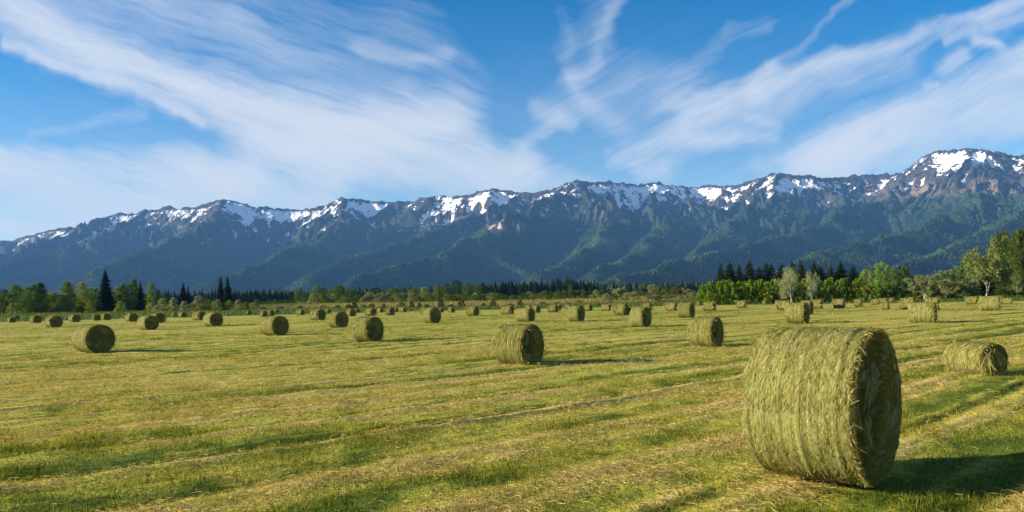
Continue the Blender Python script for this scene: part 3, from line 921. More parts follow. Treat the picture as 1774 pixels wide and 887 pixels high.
def bare_tree(name, spread=.5, up=.6, nleaf=900, leaf=.03, trunks=1):
    """pale branching tree with thin sparse foliage"""
    tb = MB(); tips = []

    def grow(p, d, ln, r, lev):
        pts = limb_path(p, d, ln, 5, 0, .16)
        rad = np.linspace(r, r * .5, 6)
        tube(tb, pts, rad, 6 if lev < 2 else 4)
        if lev >= 3:
            tips.extend(pts[2:]); return
        for i in range(rng.integers(3, 6) if lev < 2 else 3):
            j = rng.integers(2, 6)
            dd = pts[-1] - pts[-2]; dd /= np.linalg.norm(dd)
            dd = dd * .8 + rng.normal(0, spread, 3); dd[2] = dd[2] * .6 + .18 * up
            grow(pts[j], dd, ln * rng.uniform(.5, .78), rad[j] * .72, lev + 1)
        tips.append(pts[-1])
    for k in range(trunks):
        a = rng.uniform(0, 6.28)
        grow((cos(a) * .03 * (trunks > 1), sin(a) * .03 * (trunks > 1), -.02), (rng.normal(0, .2), rng.normal(0, .2), 1), .42, .015, 0)
    V = np.concatenate(tb.v)
    tips = np.array(tips)
    s = 1 / np.percentile(V[:, 2], 99.7); sx = .5 / np.percentile(np.abs(V[:, :2]), 98)
    for i in range(len(tb.v)): tb.v[i] = tb.v[i] * np.array([sx, sx, s])
    tips = tips * np.array([sx, sx, s])
    cb = MB()
    k = rng.integers(0, len(tips), nleaf)
    P = tips[k] + rng.normal(0, .035, (nleaf, 3)); P[:, 2] = np.clip(P[:, 2], .03, 1.02)
    leaf_quads(cb, P, leaf * rng.uniform(.5, 1.2, nleaf), rng.uniform(size=nleaf))
    return tb.mesh(name + '_trunk', [M['pale_bark']], True), cb.mesh(name + '_crown', [M['foliage']])


def low_conifer(name):
    """whole small conifer for the far woods (one mesh)"""
    cb = MB()
    tube(cb, np.array([[0, 0, -.02], [0, 0, .5], [0, 0, .97]]), [.02, .014, .004], 5, .1)
    for i in range(13):
        t = i / 12; z = .08 + .88 * t; R = .5 * (1 - t) ** .8 * rng.uniform(.75, 1.15) + .02
        n = 9; a0 = rng.uniform(0, 6.28)
        for k in range(n):
            a = a0 + k * 2 * pi / n + rng.uniform(-.2, .2); L = R * rng.uniform(.65, 1.2)
            d = np.array([cos(a), sin(a), 0]); s = np.array([-sin(a), cos(a), 0]); c = np.array([0, 0, z])
            w = L * .48 + .01
            cb.add([c + np.array([0, 0, .05]), c + d * L * .6 - s * w + np.array([0, 0, -.05]), c + d * L + np.array([0, 0, -.09]), c + d * L * .6 + s * w + np.array([0, 0, -.05])], [[0, 1, 2, 3]], rng.uniform(.1, .8))
    return cb.mesh(name, [M['foliage']])


C_LIGHT = (.082, .118, .018); C_MID = (.050, .082, .013); C_DARKLEAF = (.024, .044, .010); C_SPRUCE = (.011, .02, .009)
C_YEL = (.14, .16, .024); C_PALE = (.17, .175, .065); C_GREY = (.165, .185, .085); C_BEIGE = (.20, .19, .09); C_HEDGE = (.115, .17, .014); C_DKSHRUB = (.035, .045, .016)


def place_tree(kind, px, top, wpx, Y, col, label, group=None, cat='tree', name=None, zoff=0.):
    if px < 300 and kind in ('round', 'cone', 'poplar'): wpx *= 1.35
    x = at(px, top, Y)
    zb = float(gz(x[0], Y)) - .05 + zoff
    h = x[2] - zb; w = wpx / F * Y
    var = PROTO[kind]; tm, cm = var[random.randrange(len(var))] if kind not in ('bush', 'wood') else (None, random.choice(var))
    rz = random.uniform(0, 6.28)
    j = 1 + random.uniform(-.12, .12)
    if px > 300 and kind not in ('spruce', 'bigspruce', 'wood'): j *= 1.35
    elif kind not in ('spruce', 'bigspruce', 'wood'): j *= 1.55
    c4 = (col[0] * j, col[1] * j, col[2] * j, 1)
    if tm is None:
        o = link(bpy.data.objects.new(name or 'shrub', cm)); o.color = c4
        o.location = (x[0], Y, zb); o.rotation_euler = (0, 0, rz); o.scale = (w, w, h)
        return tag(o, label, cat, group)
    r = link(bpy.data.objects.new(name or 'tree', None)); r.empty_display_size = .5
    r.location = (x[0], Y, zb); r.rotation_euler = (0, 0, rz); r.scale = (w, w, h)
    tag(r, label, cat, group)
    link(bpy.data.objects.new('trunk', tm), r)
    o = link(bpy.data.objects.new('crown', cm), r); o.color = c4
    return r


PROTO = {}


def build_trees():
    M['foliage'] = mat_foliage(); M['bark'] = mat_bark('brown_bark', (.06, .045, .03), (.16, .12, .09)); M['pale_bark'] = mat_bark('pale_bark', (.2, .17, .125), (.36, .32, .25))
    PROTO['round'] = [leafy_tree('round_tree', 'round', 42, 95, leaf=.042, lob=.85) for i in range(5)]
    PROTO['cone'] = [leafy_tree('conical_tree', 'cone', 44, 85, leaf=.038, lob=.85) for i in range(3)]
    PROTO['poplar'] = [leafy_tree('poplar', 'poplar', 44, 85, leaf=.038, lob=.85) for i in range(3)]
    PROTO['tall'] = [leafy_tree('tall_tree', 'poplar', 80, 150, leaf=.028, lob=1.05) for i in range(3)]
    PROTO['bush'] = [leafy_tree('bush', 'bush', 46, 85, leaf=.055, lob=.68)[1] for i in range(6)]
    PROTO['spruce'] = [spruce('spruce', 22, 12) for i in range(3)]
    PROTO['bigspruce'] = [spruce('big_spruce', 26, 14, 1.3)]
    PROTO['bare'] = [bare_tree('bare_tree', .7, .5, 4500, .03, 3) for i in range(2)]
    PROTO['greyleaf'] = [bare_tree('grey_leaf_tree', .6, .5, 12000, .036, 2) for i in range(3)]
    PROTO['wood'] = [low_conifer('far_conifer') for i in range(5)]
    T = place_tree
    # ---- left
    T('round', 4, 502, 32, 262, C_MID, 'green leafy tree cut by the left edge of the photo')
    T('poplar', 27, 494, 34, 268, C_LIGHT, 'light green leafy tree between the left edge and the dark broad tree')
    T('round', 44, 497, 30, 275, C_LIGHT, 'light green leafy tree just left of the dark broad tree')
    T('cone', 59, 494, 24, 285, C_MID, 'mid green tree rising behind the dark broad tree at left')
    T('cone', 70, 491, 34, 262, C_DARKLEAF, 'dark broad tree among lighter ones near the left edge')
    T('round', 90, 506, 28, 268, C_YEL, 'low yellow-green tree right of the dark broad tree')
    T('round', 102, 511, 26, 262, C_LIGHT, 'low leafy tree at the left foot of the tall conical green tree')
    T('cone', 117, 489, 36, 270, C_LIGHT, 'tall conical green leafy tree left of the tallest left spruce')
    T('poplar', 141, 491, 28, 275, C_YEL, 'slim yellow-green tree just left of the tallest left spruce')
    T('round', 159, 498, 26, 280, C_LIGHT, 'rounded light green tree touching the left of the tallest left spruce')
    T('bigspruce', 182, 465, 44, 262, C_SPRUCE, 'tallest left spruce, near-black with layered boughs', cat='conifer', name='spruce_tree')
    T('poplar', 207, 497, 28, 275, C_LIGHT, 'light green tree just right of the tallest left spruce')
    T('round', 221, 492, 30, 265, C_MID, 'darker green leafy tree left of the two steep dark trees')
    T('cone', 233, 485, 24, 275, C_MID, 'left of the two steep dark green trees right of the tallest spruce')
    T('spruce', 243, 485.5, 30, 262, (.022, .04, .014), 'right of the two steep dark trees, nearly black', cat='conifer', name='conifer_tree')
    T('poplar', 261, 491, 22, 280, C_LIGHT, 'slender light green tree at the right end of the left grove')
    T('cone', 274, 502, 16, 340, C_DARKLEAF, 'small dark tree in the distance right of the left grove')
    T('cone', 286, 506, 14, 350, C_DARKLEAF, 'smaller dark distant tree between the left grove and single spruce')
    T('spruce', 317, 487, 30, 300, C_SPRUCE, 'single small spruce between the left grove and the twin spruces', cat='conifer', name='spruce_tree')
    T('spruce', 326, 493, 16, 305, C_SPRUCE, 'thin spruce pressed against the right of the single small spruce', cat='conifer', name='spruce_tree')
    T('spruce', 382, 476, 27, 300, C_SPRUCE, 'left one of the twin dark spruces', cat='conifer', name='spruce_tree')
    T('spruce', 394, 476, 29, 298, C_SPRUCE, 'right one of the twin dark spruces', cat='conifer', name='spruce_tree')
    for k, (x, t, w, c) in enumerate([(282, 517, 24, C_PALE), (300, 516, 22, C_GREY), (319, 522, 20, C_BEIGE), (344, 513, 32, C_PALE), (362, 519, 26, C_LIGHT), (376, 519, 24, C_PALE), (398, 520, 20, C_YEL), (413, 520, 20, C_PALE), (426, 523, 18, C_LIGHT), (441, 524, 18, C_PALE), (262, 524, 22, C_PALE), (272, 529, 20, C_GREY), (331, 526, 24, C_PALE), (350, 527, 26, C_BEIGE), (387, 528, 26, C_LIGHT)]):
        T('bush', x, t, w, 250 - k % 3 * 8, c, 'pale rounded shrub in the thicket around the single and twin spruces', 'pale shrubs around the small spruces', 'shrub')
    T('bush', 20, 525, 18, 245, C_PALE, 'pale bush at the feet of the trees by the left edge', None, 'shrub')
    T('bush', 137, 531, 22, 243, C_DKSHRUB, 'dark low bush beneath the slim yellow-green tree', None, 'shrub')
    T('bush', 155, 522, 20, 243, C_YEL, 'yellow-green bush at the left foot of the tallest left spruce', None, 'shrub')
    T('bush', 209, 522, 22, 243, C_YEL, 'yellow-green bush at the right foot of the tallest left spruce', None, 'shrub')
    # hidden understorey of the left grove
    for x in range(-6, 275, 13):
        T('bush', x, 511 + random.uniform(-6, 7), 30, 290 + random.uniform(-6, 10), random.choice([C_MID, C_DARKLEAF, C_MID]), 'dark green bush in the understorey of the left grove', 'understorey bushes of the left grove', 'shrub')
    # ---- centre
    for x in range(446, 512, 10):
        T('bush', x, 519.5 + random.uniform(-1, 2), 16, 330, C_LIGHT, 'light green bush in the low row before the far dark wood at left', 'low bush row before the left far wood', 'shrub')
    ctr = [('round', 515, 504, 16, C_LIGHT, 'small light green tree at the right end of the left far wood'), ('round', 525, 507, 15, C_MID, 'small mid green tree second right of the left far wood'),
           ('poplar', 541, 505, 22, C_LIGHT, 'light green tree at the left shoulder of the broad round pair'), ('round', 552, 496, 34, C_LIGHT, 'broad round light green tree left of the darker round one'),
           ('round', 578, 501, 36, (.06, .1, .016), 'broad round darker green tree left of the centre'), ('round', 588, 494, 26, C_MID, 'mid green tree rising behind the broad darker round tree'),
           ('round', 606, 502, 28, C_MID, 'green tree between the broad darker round tree and the thin conifer'), ('spruce', 623, 494, 12, (.025, .045, .016), 'thin dark conifer among the leafy trees left of centre'),
           ('round', 641, 506, 26, C_PALE, 'pale green round tree right of the thin conifer'), ('round', 652, 498, 24, C_DARKLEAF, 'dark green tree behind the pale round tree near centre'),
           ('greyleaf', 667, 506, 28, C_PALE, 'greyish tree left of the green one near centre'), ('round', 682, 499, 28, C_MID, 'green tree between greyish trees near centre'),
           ('greyleaf', 704, 505, 34, C_GREY, 'beige-grey wide tree near centre'), ('round', 717, 500, 26, C_LIGHT, 'green tree behind the beige-grey wide tree'),
           ('round', 735, 498, 26, C_PALE, 'pale silvery green dome-shaped tree near centre'), ('poplar', 756, 494, 20, C_LIGHT, 'upright light green tree right of the silvery dome tree'),
           ('round', 772, 491, 24, C_MID, 'mid green tree just left of the tallest dark centre tree'), ('round', 791, 486, 26, C_DARKLEAF, 'tallest dark leafy tree near the centre'),
           ('round', 810, 490, 26, C_MID, 'green tree just right of the tallest dark centre tree'), ('round', 827, 491, 24, C_MID, 'green tree at the left end of the centre conifer wood'),
           ('greyleaf', 784, 509, 28, C_BEIGE, 'beige tree in front of the tallest dark centre tree'), ('greyleaf', 805, 508, 24, C_BEIGE, 'pinkish beige tree right of the beige one near centre'),
           ('greyleaf', 747, 507, 22, C_GREY, 'small grey tree at the foot of the upright light green tree')]
    for i, (k, x, t, w, c, lab) in enumerate(ctr):
        T(k, x, t, w, 360 + (i * 37 % 5) * 8, c, lab, cat='conifer' if k == 'spruce' else 'tree', name='conifer_tree' if k == 'spruce' else None)
    for x, t, w, c in [(823, 508, 20, C_BEIGE), (838, 509, 24, C_LIGHT), (852, 508, 30, C_HEDGE), (872, 510, 26, C_LIGHT), (890, 511, 22, C_MID), (690, 511, 20, C_PALE), (620, 511, 24, C_LIGHT), (600, 513, 22, C_PALE), (720, 513, 20, C_BEIGE), (760, 512, 20, C_BEIGE), (912, 510, 22, C_MID), (930, 508, 22, C_LIGHT), (660, 514, 18, C_GREY), (560, 515, 26, C_LIGHT), (530, 517, 22, C_LIGHT)]:
        T('bush', x, t, w, 335, c, 'bush at the foot of the centre tree line behind the tan meadow', 'bushes along the centre tree line', 'shrub')
    for x, t, w in [(614, 524, 16), (644, 526, 15), (665, 527, 13), (713, 522, 13), (727, 524, 9), (764, 520, 17), (800, 518, 15), (838, 524, 8), (854, 518, 13), (901, 519, 11), (604, 527, 14), (739, 527, 12), (782, 527, 14), (885, 526, 12)]:
        T('bush', x, t, w, 226, C_DKSHRUB, 'dark low shrub standing in the tan meadow strip', 'dark shrubs in the tan meadow', 'shrub')
    for x, t, w in [(456, 532, 18), (486, 531, 20), (520, 530, 16), (560, 529, 18), (585, 529, 16), (630, 528, 18), (696, 524, 18), (940, 523, 16), (985, 524, 18), (1003, 520, 16), (1030, 523, 18), (1058, 522, 14), (965, 523, 18)]:
        T('bush', x, t, w, 240, random.choice([C_MID, C_LIGHT, C_MID]), 'low green bush at the field-side edge of the tan meadow', 'green bushes edging the tan meadow', 'shrub')
    for i in range(46):
        x = 540 + i * 14.6
        T('bush', x + random.uniform(-4, 4), float(np.interp(x, [540, 800, 1000, 1210], [513, 511, 508, 505])) + random.uniform(-4, 4), random.uniform(20, 30), 305 + (i % 4) * 6, random.choice([C_LIGHT, C_MID, C_LIGHT, C_PALE]), 'fresh green bush in the long belt between the tan meadow and the far woods', 'bush belt beyond the tan meadow', 'shrub')
    # ---- centre right
    for x in range(944, 1060, 11):
        T('bush', x, 503.5 + random.uniform(-2, 2), 18, 350, C_LIGHT, 'light green bush in the row below the centre conifer wood', 'light bush row below the centre wood', 'shrub')
    T('poplar', 988, 492, 12, 420, C_MID, 'slim mid green tree against the dark centre conifer wood')
    cr = [('greyleaf', 1073, 498, 28, C_BEIGE, 330, 'beige-grey tree at the right end of the light bush row'), ('greyleaf', 1093, 505, 24, C_GREY, 300, 'grey bushy tree left of the round pale one, right of centre'),
          ('round', 1108, 500, 24, C_MID, 335, 'round green tree behind the brown-grey tree right of centre'), ('round', 1131, 493, 26, C_PALE, 345, 'pale green round tree highest of the grey thicket right of centre'),
          ('greyleaf', 1127, 510, 30, (.15, .13, .08), 240, 'brown-grey tree standing forward on the meadow right of centre'), ('round', 1139, 513, 15, C_DKSHRUB, 236, 'small dark tree touching the brown-grey tree'),
          ('round', 1153, 498, 22, C_MID, 330, 'green round tree left of the dark brownish one right of centre'), ('round', 1169, 497, 22, (.07, .075, .03), 300, 'dark brownish tree left of the beige trees by the hedge'),
          ('greyleaf', 1188, 499, 28, C_BEIGE, 300, 'beige tree left of the bright hedge, upper one'), ('greyleaf', 1200, 507, 28, C_PALE, 250, 'grey-green bushy tree directly left of the bright hedge'),
          ('greyleaf', 1160, 510, 26, C_BEIGE, 270, 'beige low tree behind the small dark tree')]
    for k, x, t, w, c, d, lab in cr:
        T(k, x, t, w, d, c, lab)
    for x, t, w, c in [(1052, 508, 22, C_GREY), (1083, 512, 20, C_PALE), (1104, 513, 18, C_GREY), (1150, 513, 20, C_PALE), (1178, 512, 20, C_BEIGE), (1192, 515, 20, C_PALE), (1211, 512, 22, C_LIGHT), (1066, 514, 20, C_BEIGE)]:
        T('bush', x, t, w, 262, c, 'pale shrub in the grey thicket left of the bright hedge', 'pale shrubs left of the bright hedge', 'shrub')
    # bright hedge
    for i, x in enumerate(np.arange(1214, 1362, 9.5)):
        T('bush', x + random.uniform(-3, 3), 489 - 4 * min(1, (x - 1214) / 50) + 2 + random.uniform(-3, 3) + (6 if x < 1222 else 0), random.uniform(22, 32), 168 + (i % 3) * 4, random.choice([(.11, .16, .013), (.095, .145, .013), (.12, .17, .014), (.085, .13, .013)]), 'bright green bush of the dense hedge left of the dead grey tree', 'bushes of the bright hedge', 'shrub')
    for i, x in enumerate(np.arange(1366, 1500, 9.5)):
        T('bush', x + random.uniform(-3, 3), 485 + random.uniform(-4, 4), random.uniform(20, 34), 170 + (i % 3) * 5, random.choice([(.10, .145, .013), (.08, .125, .012), C_MID, (.115, .14, .025)]), 'green bush of the dense hedge right of the dead grey tree', 'bushes of the right hedge', 'shrub')
    con = [(1248, 455), (1264, 456), (1280, 455), (1298, 452), (1315, 464), (1327, 452), (1336, 457), (1354, 453), (1372, 451), (1387, 450), (1410, 451), (1421, 455), (1439, 454), (1456, 455), (1477, 457)]
    for i, (x, t) in enumerate(con):
        T('spruce', x, t - 1 + random.uniform(-3, 5), 56 + random.uniform(-12, 12), 232 + (i % 3) * 5, (.018, .032, .012) if i % 3 else (.028, .042, .014), 'dark conifer in the row standing behind the bright and right hedges', 'dark conifers behind the hedges', 'conifer', 'conifer_tree')
    T('bare', 1371, 464, 40, 160, C_GREY, 'dead-looking pale grey tree in front of the hedge, taller of two')
    T('bare', 1404, 470, 24, 163, C_GREY, 'smaller pale bare tree right of the dead-looking grey tree')
    T('round', 1502, 467, 30, 178, C_HEDGE, 'round bright green tree at the right end of the hedge')
    T('round', 1527, 457, 36, 182, (.09, .15, .014), 'highest round green tree right of the hedge')
    T('round', 1547, 468, 28, 176, C_MID, 'round green tree with a pale trunk right of the highest round one')
    T('round', 1564, 461, 34, 184, C_MID, 'dark green round tree last before the grey spreading tree')
    for x, t, w, c in [(1512, 496, 34, C_HEDGE), (1536, 494, 34, C_MID), (1558, 498, 30, C_MID), (1574, 503, 26, C_HEDGE)]:
        T('bush', x, t, w, 170, c, 'low green bush beneath the round green trees on the right', 'bushes beneath the round trees', 'shrub')
    T('greyleaf', 1604, 471, 72, 168, (.125, .145, .055), 'spreading silvery grey tree with leaning pale trunk')
    T('greyleaf', 1636, 482, 44, 176, C_PALE, 'smaller grey-green tree leaning out of the spreading silvery tree')
    T('greyleaf', 1670, 484, 32, 166, (.12, .14, .05), 'small silvery tree with short pale trunk at right')
    T('round', 1642, 475, 36, 186, C_MID, 'rounded green tree behind the small silvery trees, left one')
    T('round', 1658, 465, 36, 188, C_LIGHT, 'rounded bright green tree behind the small silvery trees, middle one')
    T('round', 1680, 452, 46, 190, C_MID, 'larger rounded green tree left of the tall pale tree')
    T('greyleaf', 1706, 413, 66, 172, (.105, .125, .034), 'tall pale tree with silvery leaves and white limbs at right')
    T('tall', 1737, 404, 58, 186, (.034, .055, .010), 'tall dark green tree right behind the tall pale tree')
    T('tall', 1764, 401, 56, 180, (.038, .06, .010), 'tall dark green tree by the right edge with a leaning pale trunk')
    T('tall', 1795, 396, 64, 186, (.042, .068, .011), 'tall green tree cut by the right edge of the photo')
    T('tall', 1724, 424, 50, 192, C_MID, 'mid green tree filling in just behind the tall pale tree')
    T('tall', 1779, 412, 58, 192, C_DARKLEAF, 'dark tree between the two tallest trees and the right edge')
    T('bare', 1763, 470, 20, 166, C_MID, 'thin leaning white-barked tree before the tall dark trees')
    T('tall', 1752, 436, 60, 200, C_DARKLEAF, 'darker tree filling the gap between the two tall dark trees')
    for x, t, w, c in [(1688, 497, 34, C_DARKLEAF), (1712, 490, 40, C_MID), (1738, 486, 40, C_DARKLEAF), (1760, 480, 38, C_MID), (1782, 484, 38, C_MID), (1622, 503, 26, C_DKSHRUB), (1648, 503, 24, C_DARKLEAF), (1588, 505, 26, C_HEDGE), (1725, 470, 40, C_DARKLEAF), (1750, 460, 40, C_DARKLEAF), (1770, 465, 44, C_DARKLEAF), (1700, 488, 40, C_MID), (1735, 500, 40, C_MID), (1765, 500, 44, C_MID)]:
        T('bush', x, t, w, 190 if t < 495 else 180, c, 'dark understorey bush at the foot of the right-hand trees', 'understorey bushes of the right grove', 'shrub')
    # ---- far woods, single conifers
    def wood(x0, x1, top, n, Y0, Y1, lab, grp, colr, wpx):
        for i in range(n):
            x = x0 + (x1 - x0) * (i + random.uniform(.1, .9)) / n
            t = float(np.interp(x, [p[0] for p in top], [p[1] for p in top])) + random.uniform(-4, 8)
            T('wood', x, t, wpx * random.uniform(.8, 1.6), random.uniform(Y0, Y1), colr, lab, grp, 'conifer', 'conifer_tree')
    wood(400, 512, [(400, 500), (440, 501), (500, 502), (512, 507)], 34, 560, 640, 'dark conifer in the far wood right of the twin spruces', 'conifers of the left far wood', (.010, .02, .012), 11)
    wood(830, 1036, [(830, 491), (880, 487), (940, 483), (975, 480), (1012, 482), (1036, 491)], 62, 520, 600, 'dark conifer in the far wood behind the centre of the field', 'conifers of the centre far wood', (.012, .023, .011), 14)
    wood(1030, 1240, [(1030, 492), (1100, 489), (1240, 487)], 44, 760, 900, 'dark conifer in the distant low wood right of centre', 'conifers of the right far wood', (.011, .022, .013), 11)
    wood(500, 830, [(500, 503), (600, 500), (700, 498), (830, 493)], 60, 700, 820, 'dark conifer in the distant low wood behind the centre trees', 'conifers of the wood behind the centre trees', (.012, .025, .013), 11)
    wood(262, 400, [(262, 503), (400, 501)], 26, 700, 800, 'dark conifer in the distant low wood behind the small spruces', 'conifers of the wood behind the small spruces', (.010, .022, .013), 11)


# ------------------------------------------------------------------ mountains
SKY = [(-900, 470), (-500, 462), (-150, 452), (-60, 436), (0, 417), (20, 416), (57, 406), (81, 398), (118, 393), (135, 394), (149, 391), (176, 378), (208, 366), (233, 370), (252, 362), (267, 364), (289, 357), (314, 361), (342, 356), (386, 344), (402, 347), (419, 351), (440, 358), (463, 357), (490, 361), (521, 362), (555, 357), (575, 350), (592, 341), (620, 345), (651, 349), (681, 349), (712, 347), (740, 341), (759, 337), (783, 341), (810, 336), (830, 331), (857, 326), (881, 331), (898, 333), (925, 332), (952, 329), (979, 317), (999, 311), (1026, 315), (1053, 314), (1077, 315), (1104, 321), (1141, 316), (1175, 322), (1194, 324), (1231, 320), (1262, 321), (1282, 318), (1309, 309), (1346, 298), (1363, 301), (1394, 303), (1438, 308), (1472, 304), (1519, 301), (1560, 300), (1573, 292), (1590, 279), (1610, 265), (1631, 260), (1675, 256), (1702, 259), (1729, 263), (1774, 270), (1850, 285), (1950, 300), (2100, 325), (2400, 350), (2900, 380)]
RIDGE_Y = [(-900, 8600), (0, 8200), (386, 7600), (700, 7900), (857, 7300), (999, 6900), (1194, 7600), (1346, 6900), (1519, 7000), (1675, 6300), (1774, 6100), (2900, 5500)]


def build_mountains():
    r2 = np.random.default_rng(11)
    sx = np.array([p[0] for p in SKY], float); sy = np.array([p[1] for p in SKY], float)
    ry = lambda p: np.interp(p, [q[0] for q in RIDGE_Y], [q[1] for q in RIDGE_Y])
    pxs = np.concatenate([np.arange(-900, -60, 30), np.arange(-60, 1900, 6), np.arange(1900, 2900, 30)])
    pys = np.interp(pxs, sx, sy) + r2.normal(0, 1.0, len(pxs)) * (np.abs(pxs - 900) < 1000)
    main = np.array([at(a, b, ry(a) + 60 * sin(a * .021) + 40 * sin(a * .053)) for a, b in zip(pxs, pys)])
    SEG = []      # (a, b, slope)

    def poly(pts, sl):
        for a, b in zip(pts[:-1], pts[1:]): SEG.append((a, b, sl))
    poly(main, .80)

    def spur(p0, ang, ln, zend, sl, conc=1.25, wob=.12, step=150., sub=True):
        n = max(3, int(ln / step)); p = np.array(p0, float); pts = [p.copy()]; a = ang
        for i in range(n):
            t = (i + 1) / n
            a += r2.normal(0, wob); a = a * .9 + ang * .1
            p = p + np.array([sin(a), -cos(a), 0]) * ln / n
            z = zend + (p0[2] - zend) * (1 - t) ** conc
            z += (p0[2] - zend) * .045 * r2.normal() * (1 - t)
            q = p.copy(); q[2] = min(z, pts[-1][2] + 8); pts.append(q)
        poly(pts, sl)
        if sub:
            side = 1
            for i in range(1, n - 1):
                if r2.uniform() < .62 and pts[i][2] > 330:
                    side = -side if r2.uniform() < .8 else side
                    q = pts[i]
                    L2 = r2.uniform(350, 900)
                    if q[2] > 120:
                        spur(q, ang + side * r2.uniform(.6, 1.15), L2, max(q[2] - L2 * r2.uniform(.45, .6), 20), .80, 1.0, .12, 110., False)
        return pts
    # hand-placed leading spurs: picture points with distances
    def hand(pts, sl=.70, sub=True):
        P = [at(*p) for p in pts]
        D = []
        for a, b in zip(P[:-1], P[1:]):
            k = max(1, int(np.linalg.norm(b - a) / 150))
            for i in range(k): D.append(a + (b - a) * i / k + np.array([0, 0, r2.normal(0, 6)]))
        D.append(P[-1]); poly(D, sl)
        if sub:
            for i in range(2, len(D) - 1):
                if r2.uniform() < .6 and D[i][2] > 420:
                    L2 = r2.uniform(350, 900); s = r2.choice([-1, 1])
                    spur(D[i], s * r2.uniform(.4, 1.2), L2, max(D[i][2] - L2 * .5, 20), .80, 1.0, .12, 110., False)
    hand([(999, 311, 6900), (975, 326, 6650), (938, 341, 6350), (904, 352, 6100), (881, 368, 5800), (857, 386, 5500), (833, 400, 5250), (770, 427, 4800), (690, 458, 4200), (620, 484, 3600)])
    hand([(999, 311, 6900), (1030, 350, 6250), (1050, 380, 5700), (1040, 410, 5100), (1000, 440, 4500), (930, 470, 3700)])
    hand([(1141, 317, 7500), (1128, 336, 6900), (1140, 360, 6300), (1150, 385, 5700), (1120, 415, 5000), (1060, 450, 4200), (1000, 478, 3400)])
    hand([(1573, 293, 6700), (1545, 322, 6250), (1505, 341, 5900), (1472, 355, 5600), (1438, 370, 5300), (1411, 385, 5050), (1390, 393, 4900), (1363, 402, 4700), (1319, 412, 4400), (1208, 445, 3700), (1080, 478, 3000)], .6)
    hand([(1675, 256, 6300), (1690, 290, 5700), (1700, 325, 5200), (1680, 350, 4800), (1600, 385, 4200), (1480, 425, 3500), (1380, 460, 2950)], .6)
    hand([(1774, 270, 6100), (1800, 310, 5300), (1790, 345, 4700), (1740, 385, 4000), (1640, 430, 3300), (1560, 465, 2800)], .6)
    hand([(1346, 298, 6900), (1340, 325, 6400), (1310, 350, 5900), (1270, 385, 5300), (1220, 425, 4600), (1150, 460, 3900)])
    hand([(386, 344, 7600), (378, 365, 7150), (350, 385, 6700), (300, 410, 6200), (230, 440, 5600), (150, 470, 4900)])
    hand([(592, 341, 7700), (600, 365, 7100), (580, 390, 6500), (530, 415, 5900), (450, 450, 5100), (380, 478, 4400)])
    hand([(857, 326, 7300), (845, 350, 6800), (800, 375, 6400), (740, 400, 5900), (640, 435, 5200), (540, 470, 4400)])
    hand([(252, 362, 7800), (215, 385, 7300), (150, 410, 6800), (60, 440, 6200), (-40, 470, 5500)])
    # automatic spurs along the crest
    acc = -900
    while acc < 2700:
        acc += r2.uniform(60, 105)
        p = at(acc, float(np.interp(acc, sx, sy)) + 4, float(ry(acc)) - 20)
        L = r2.uniform(1400, 3400)
        spur(p, r2.normal(-.45, .5), L, max(40, p[2] - L * r2.uniform(.36, .45)), .88)
    SA = np.array([s[0] for s in SEG]); SB = np.array([s[1] for s in SEG]); SS = np.array([s[2] for s in SEG])
    # grid: columns of constant x/y, rows by depth
    cols = np.concatenate([np.linspace(-1.5, -.74, 70, endpoint=False), np.linspace(-.74, .74, 1150), np.linspace(.74, 1.35, 71)[1:]])
    t = np.linspace(0, 1, 430)
    nr, nc = len(t), len(cols)
    colpx = CX + cols * F
    Ymax = ry(colpx) + 900
    Y = 2000 + (Ymax[None] - 2000) * (t[:, None] ** 1.0)
    X = Y * cols[None]
    x, y = X.ravel(), Y.ravel()
    # warp for natural lines
    wx = x + (fbm(x / 420, y / 420, 3, 3) - .5) * 190; wy = y + (fbm(x / 420 + 9, y / 420, 4, 3) - .5) * 190
    near_main = np.abs(y - ry(CX + x / y * F)) ; k = sstep(0, 500, near_main)
    wx = x + (wx - x) * k; wy = y + (wy - y) * k
    Z = np.full(len(x), -60.)
    ab = SB[:, :2] - SA[:, :2]; l2 = (ab ** 2).sum(1) + 1e-6
    # only segments near a block of columns
    order = np.arange(nr * nc).reshape(nr, nc)
    for c0 in range(0, nc, 24):
        idx = order[:, c0:c0 + 24].ravel()
        xx, yy = wx[idx], wy[idx]
        for r0 in range(0, len(idx), 3600):
            I = idx[r0:r0 + 3600]; xx, yy = wx[I], wy[I]
            b0, b1, d0, d1 = xx.min() - 2000, xx.max() + 2000, yy.min() - 2000, yy.max() + 2000
            m = (np.minimum(SA[:, 0], SB[:, 0]) < b1) & (np.maximum(SA[:, 0], SB[:, 0]) > b0) & (np.minimum(SA[:, 1], SB[:, 1]) < d1) & (np.maximum(SA[:, 1], SB[:, 1]) > d0)
            if not m.any(): continue
            a = SA[m]; v = ab[m]; l = l2[m]; zb = SB[m, 2]; sl = SS[m]
            px_, py_ = xx[:, None] - a[None, :, 0], yy[:, None] - a[None, :, 1]
            h = np.clip((px_ * v[None, :, 0] + py_ * v[None, :, 1]) / l[None], 0, 1)
            d = np.hypot(px_ - h * v[None, :, 0], py_ - h * v[None, :, 1])
            zz = a[None, :, 2] + (zb - a[:, 2])[None] * h
            zz = zz - sl[None] * d * (1 - .18 * np.clip(d / 1500, 0, 1))
            Z[I] = np.maximum(Z[I], zz.max(1))
    # valley floor apron
    apron = np.clip((y - 2300) * .022, -20, 120)
    Z = np.maximum(Z, apron)
    kk = sstep(15, 250, Z)
    # gullies run down the slopes
    gx = (CX + x / y * F) * 6.2 + (fbm(x / 600, y / 600, 12, 3) - .5) * 700
